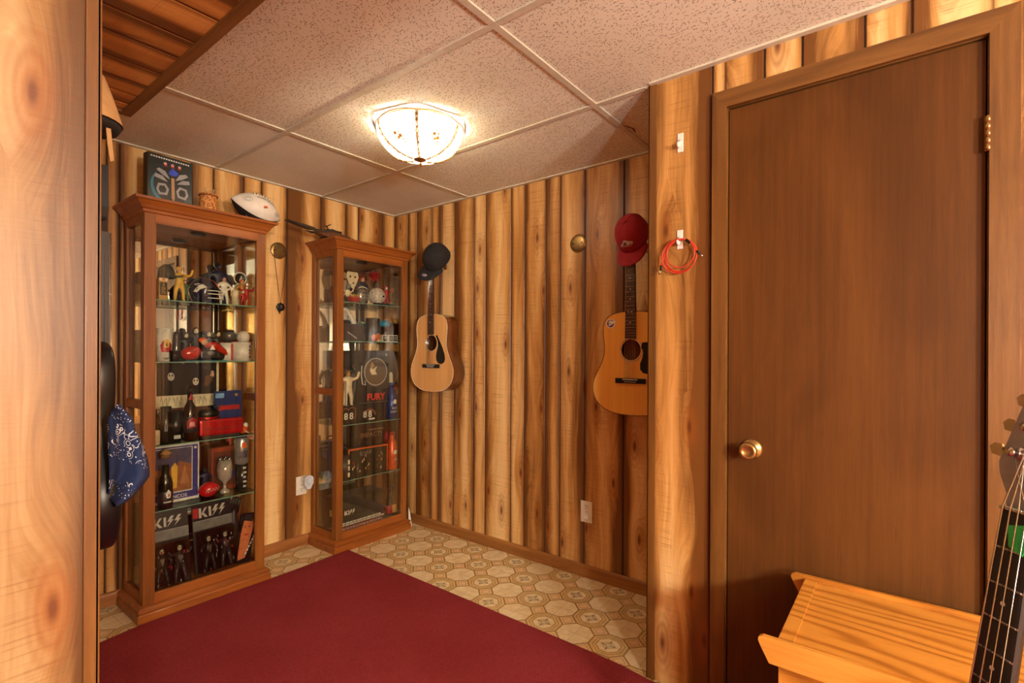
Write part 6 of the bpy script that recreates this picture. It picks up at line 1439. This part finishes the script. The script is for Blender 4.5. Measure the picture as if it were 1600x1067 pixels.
def obp(m, R_, h):
    wrap(m, R_*1.05, [(-R_*.4, h*.42), (R_*.7, h*.42), (R_*.75, h*.52), (-R_*.3, h*.52)], K('white')); wrap(m, R_*1.05, [(-R_*.2, h*.27), (R_*.2, h*.31), (R_*.6, h*.27), (R_*.4, h*.25)], K('white'))
bottle((614, 680, 627, 738), -.245, G4, 'orange_bottle', 'bright orange aluminium bottle with white marks at the right post', 'bottle', [(0, 0), (.95, 0), (1, .03), (1, .68), (.6, .80), (.5, .84), (.5, .93), (0, .93)], ob, P((160, 40, 30), .35), (.08, .66, ob), obp)
one_lathe((600, 676, 609, 734), -.15, G4, 'red_bottle', 'narrow red bottle with pointed top left of the orange bottle', 'bottle', [(0, 0), (1, 0), (1, .1), (.7, .45), (.55, .55), (.9, .75), (.8, .92), (0, 1)], K('red'))
carton((571, 665, 612, 735), -.10, G4, 'impact_box', 'brown box with pale IMPACT lettering behind the lunchbox', 'box', .04, P((66, 40, 26), .5), lambda m, w, h: (setattr(m, 'M', Matrix.Translation((0, -.0008, h*.74))), m.text('IMPACT!', h*.15, P((150, 112, 78), .5), .0003, .01), setattr(m, 'M', Matrix.Identity(4)), m.box((-w*.1, -.001, h*.84), (w*.45, -.0002, h*.87), P((150, 112, 78), .5))))
t, w, h = tall((495, 695, 518, 755), -.13, G4, 'blue_can', 'large blue and white can at the left side glass', 'can'); t.location.x = CX2-.185; w = .075
m = MB(); m.lathe([(0, 0), (w*.48, 0), (w*.5, .004), (w*.5, h*.93), (w*.47, h)], P((40, 58, 130), .3, .3, 'blue_can_paint'), 24); b = m.build('body', t); m = MB(); m.lathe([(w*.47, h*.985), (w*.49, h*1.0), (w*.44, h*.99), (0, h*.98)], K('silver', .25, .8), 24); m.build('lid', t); m = MB(); wrap(m, w*.503, [(-.02, h*.1), (.02, h*.1), (.02, h*.4), (-.02, h*.4)], K('white')); m.build('label', b)
t, w, h = tall((532, 714, 543, 752), -.225, G4, 'picture_can', 'small black and white picture can left of the lunchbox', 'can'); m = MB(); m.lathe([(0, 0), (w*.9, 0), (w*.95, h), (0, h)], K('dk'), 20); b = m.build('body', t); m = MB()
for k in range(3): wrap(m, w*.97, [(-.004+.003*(k % 2), h*(.15+.26*k)), (.010, h*(.15+.26*k)), (.010, h*(.33+.26*k)), (-.004, h*(.33+.26*k))], K('cream'))
m.build('label', b)
m = MB(); m.box((-.07, -.02, 0), (.07, .03, .045), P((34, 60, 120), .4), .004); m.box((-.072, -.022, .045), (.072, .032, .055), P((26, 46, 96), .4), .003); one(m, 'blue_box', 'low blue lidded box at the mirror behind the lunchbox', 'box', (-.53, -.075, G4+.12))
m = MB(); m.box((-.065, -.018, 0), (.065, .028, .1195), P((40, 30, 24), .6)); one(m, 'brown_block', 'dark brown block raising the blue lidded box', 'display block', (-.53, -.075, G4+.0004))
# --- bottom
G5 = .0992
t, w, h = tall((500, 772, 606, 826), -.215, G5, 'band_game_box', 'large flat black box with white band lettering and slogans on the cabinet floor', 'box'); w = .34; h = .20; t.location.x = CX2-.055
m = MB(); m.box((-w/2, -.018, 0), (w/2, .135, h), P((40, 34, 26), .45, name='charcoal_card'), .002); b = m.build('carton', t)
m = MB(); kiss(m, .078, K('white'), -.085, -.0185, h*.53)
m.box((-w/2, -.0192, .001), (w/2, -.0184, .018), M_black); m.box((-w/2, -.0196, .019), (w/2, -.0184, .026), P((110, 24, 26), .5, name='dark_red_print')); r = random.Random(12)
for row, z_ in enumerate((.004, .011, .028, .040)):
    xx = -w/2+.004
    while xx < w/2-.02:
        L_ = .012+.018*r.random(); m.prism([(xx, z_), (xx+L_, z_), (xx+L_+.003, z_+.0085 if row > 1 else z_+.005), (xx+.003, z_+.0085 if row > 1 else z_+.005)], -.0200, -.0193 if row < 2 else -.0184, K('white') if row > 1 else K('pink')); xx += L_+.005
m.build('printed_front', b); m = MB(); m.box((-w/2-.0008, .03, h*.42), (-w/2, .07, h*.62), K('cream')); m.box((-w/2-.0008, .02, h*.12), (-w/2, .06, h*.25), K('grey')); m.build('side_label', b)
for k, (a, b_, c) in enumerate(((604, 612, 'red'), (618, 626, 'gold'))):
    t, w, h = tall((a, 745, b_, 812), -.225, G5, 'miniature_bottle', ('small dark bottle with red label on the cabinet floor at right', 'small green bottle with gold label beside the right post')[k], 'bottle'); h = .20
    m = MB(); m.lathe([(0, 0), (w*.46, 0), (w*.5, .004), (w*.5, h*.5), (w*.2, h*.68), (w*.18, h*.9), (0, h*.9)], P((28, 34, 26), .12, coat=.6, name='green_glass'), 18); bb = m.build('glass_body', t); m = MB(); m.lathe([(w*.51, h*.12), (w*.52, h*.13), (w*.52, h*.38), (w*.51, h*.39)], K(c), 18); m.build('label', bb); m = MB(); m.lathe([(0, h*.901), (w*.22, h*.901), (w*.22, h), (0, h)], K('black'), 14); m.build('cap', t)
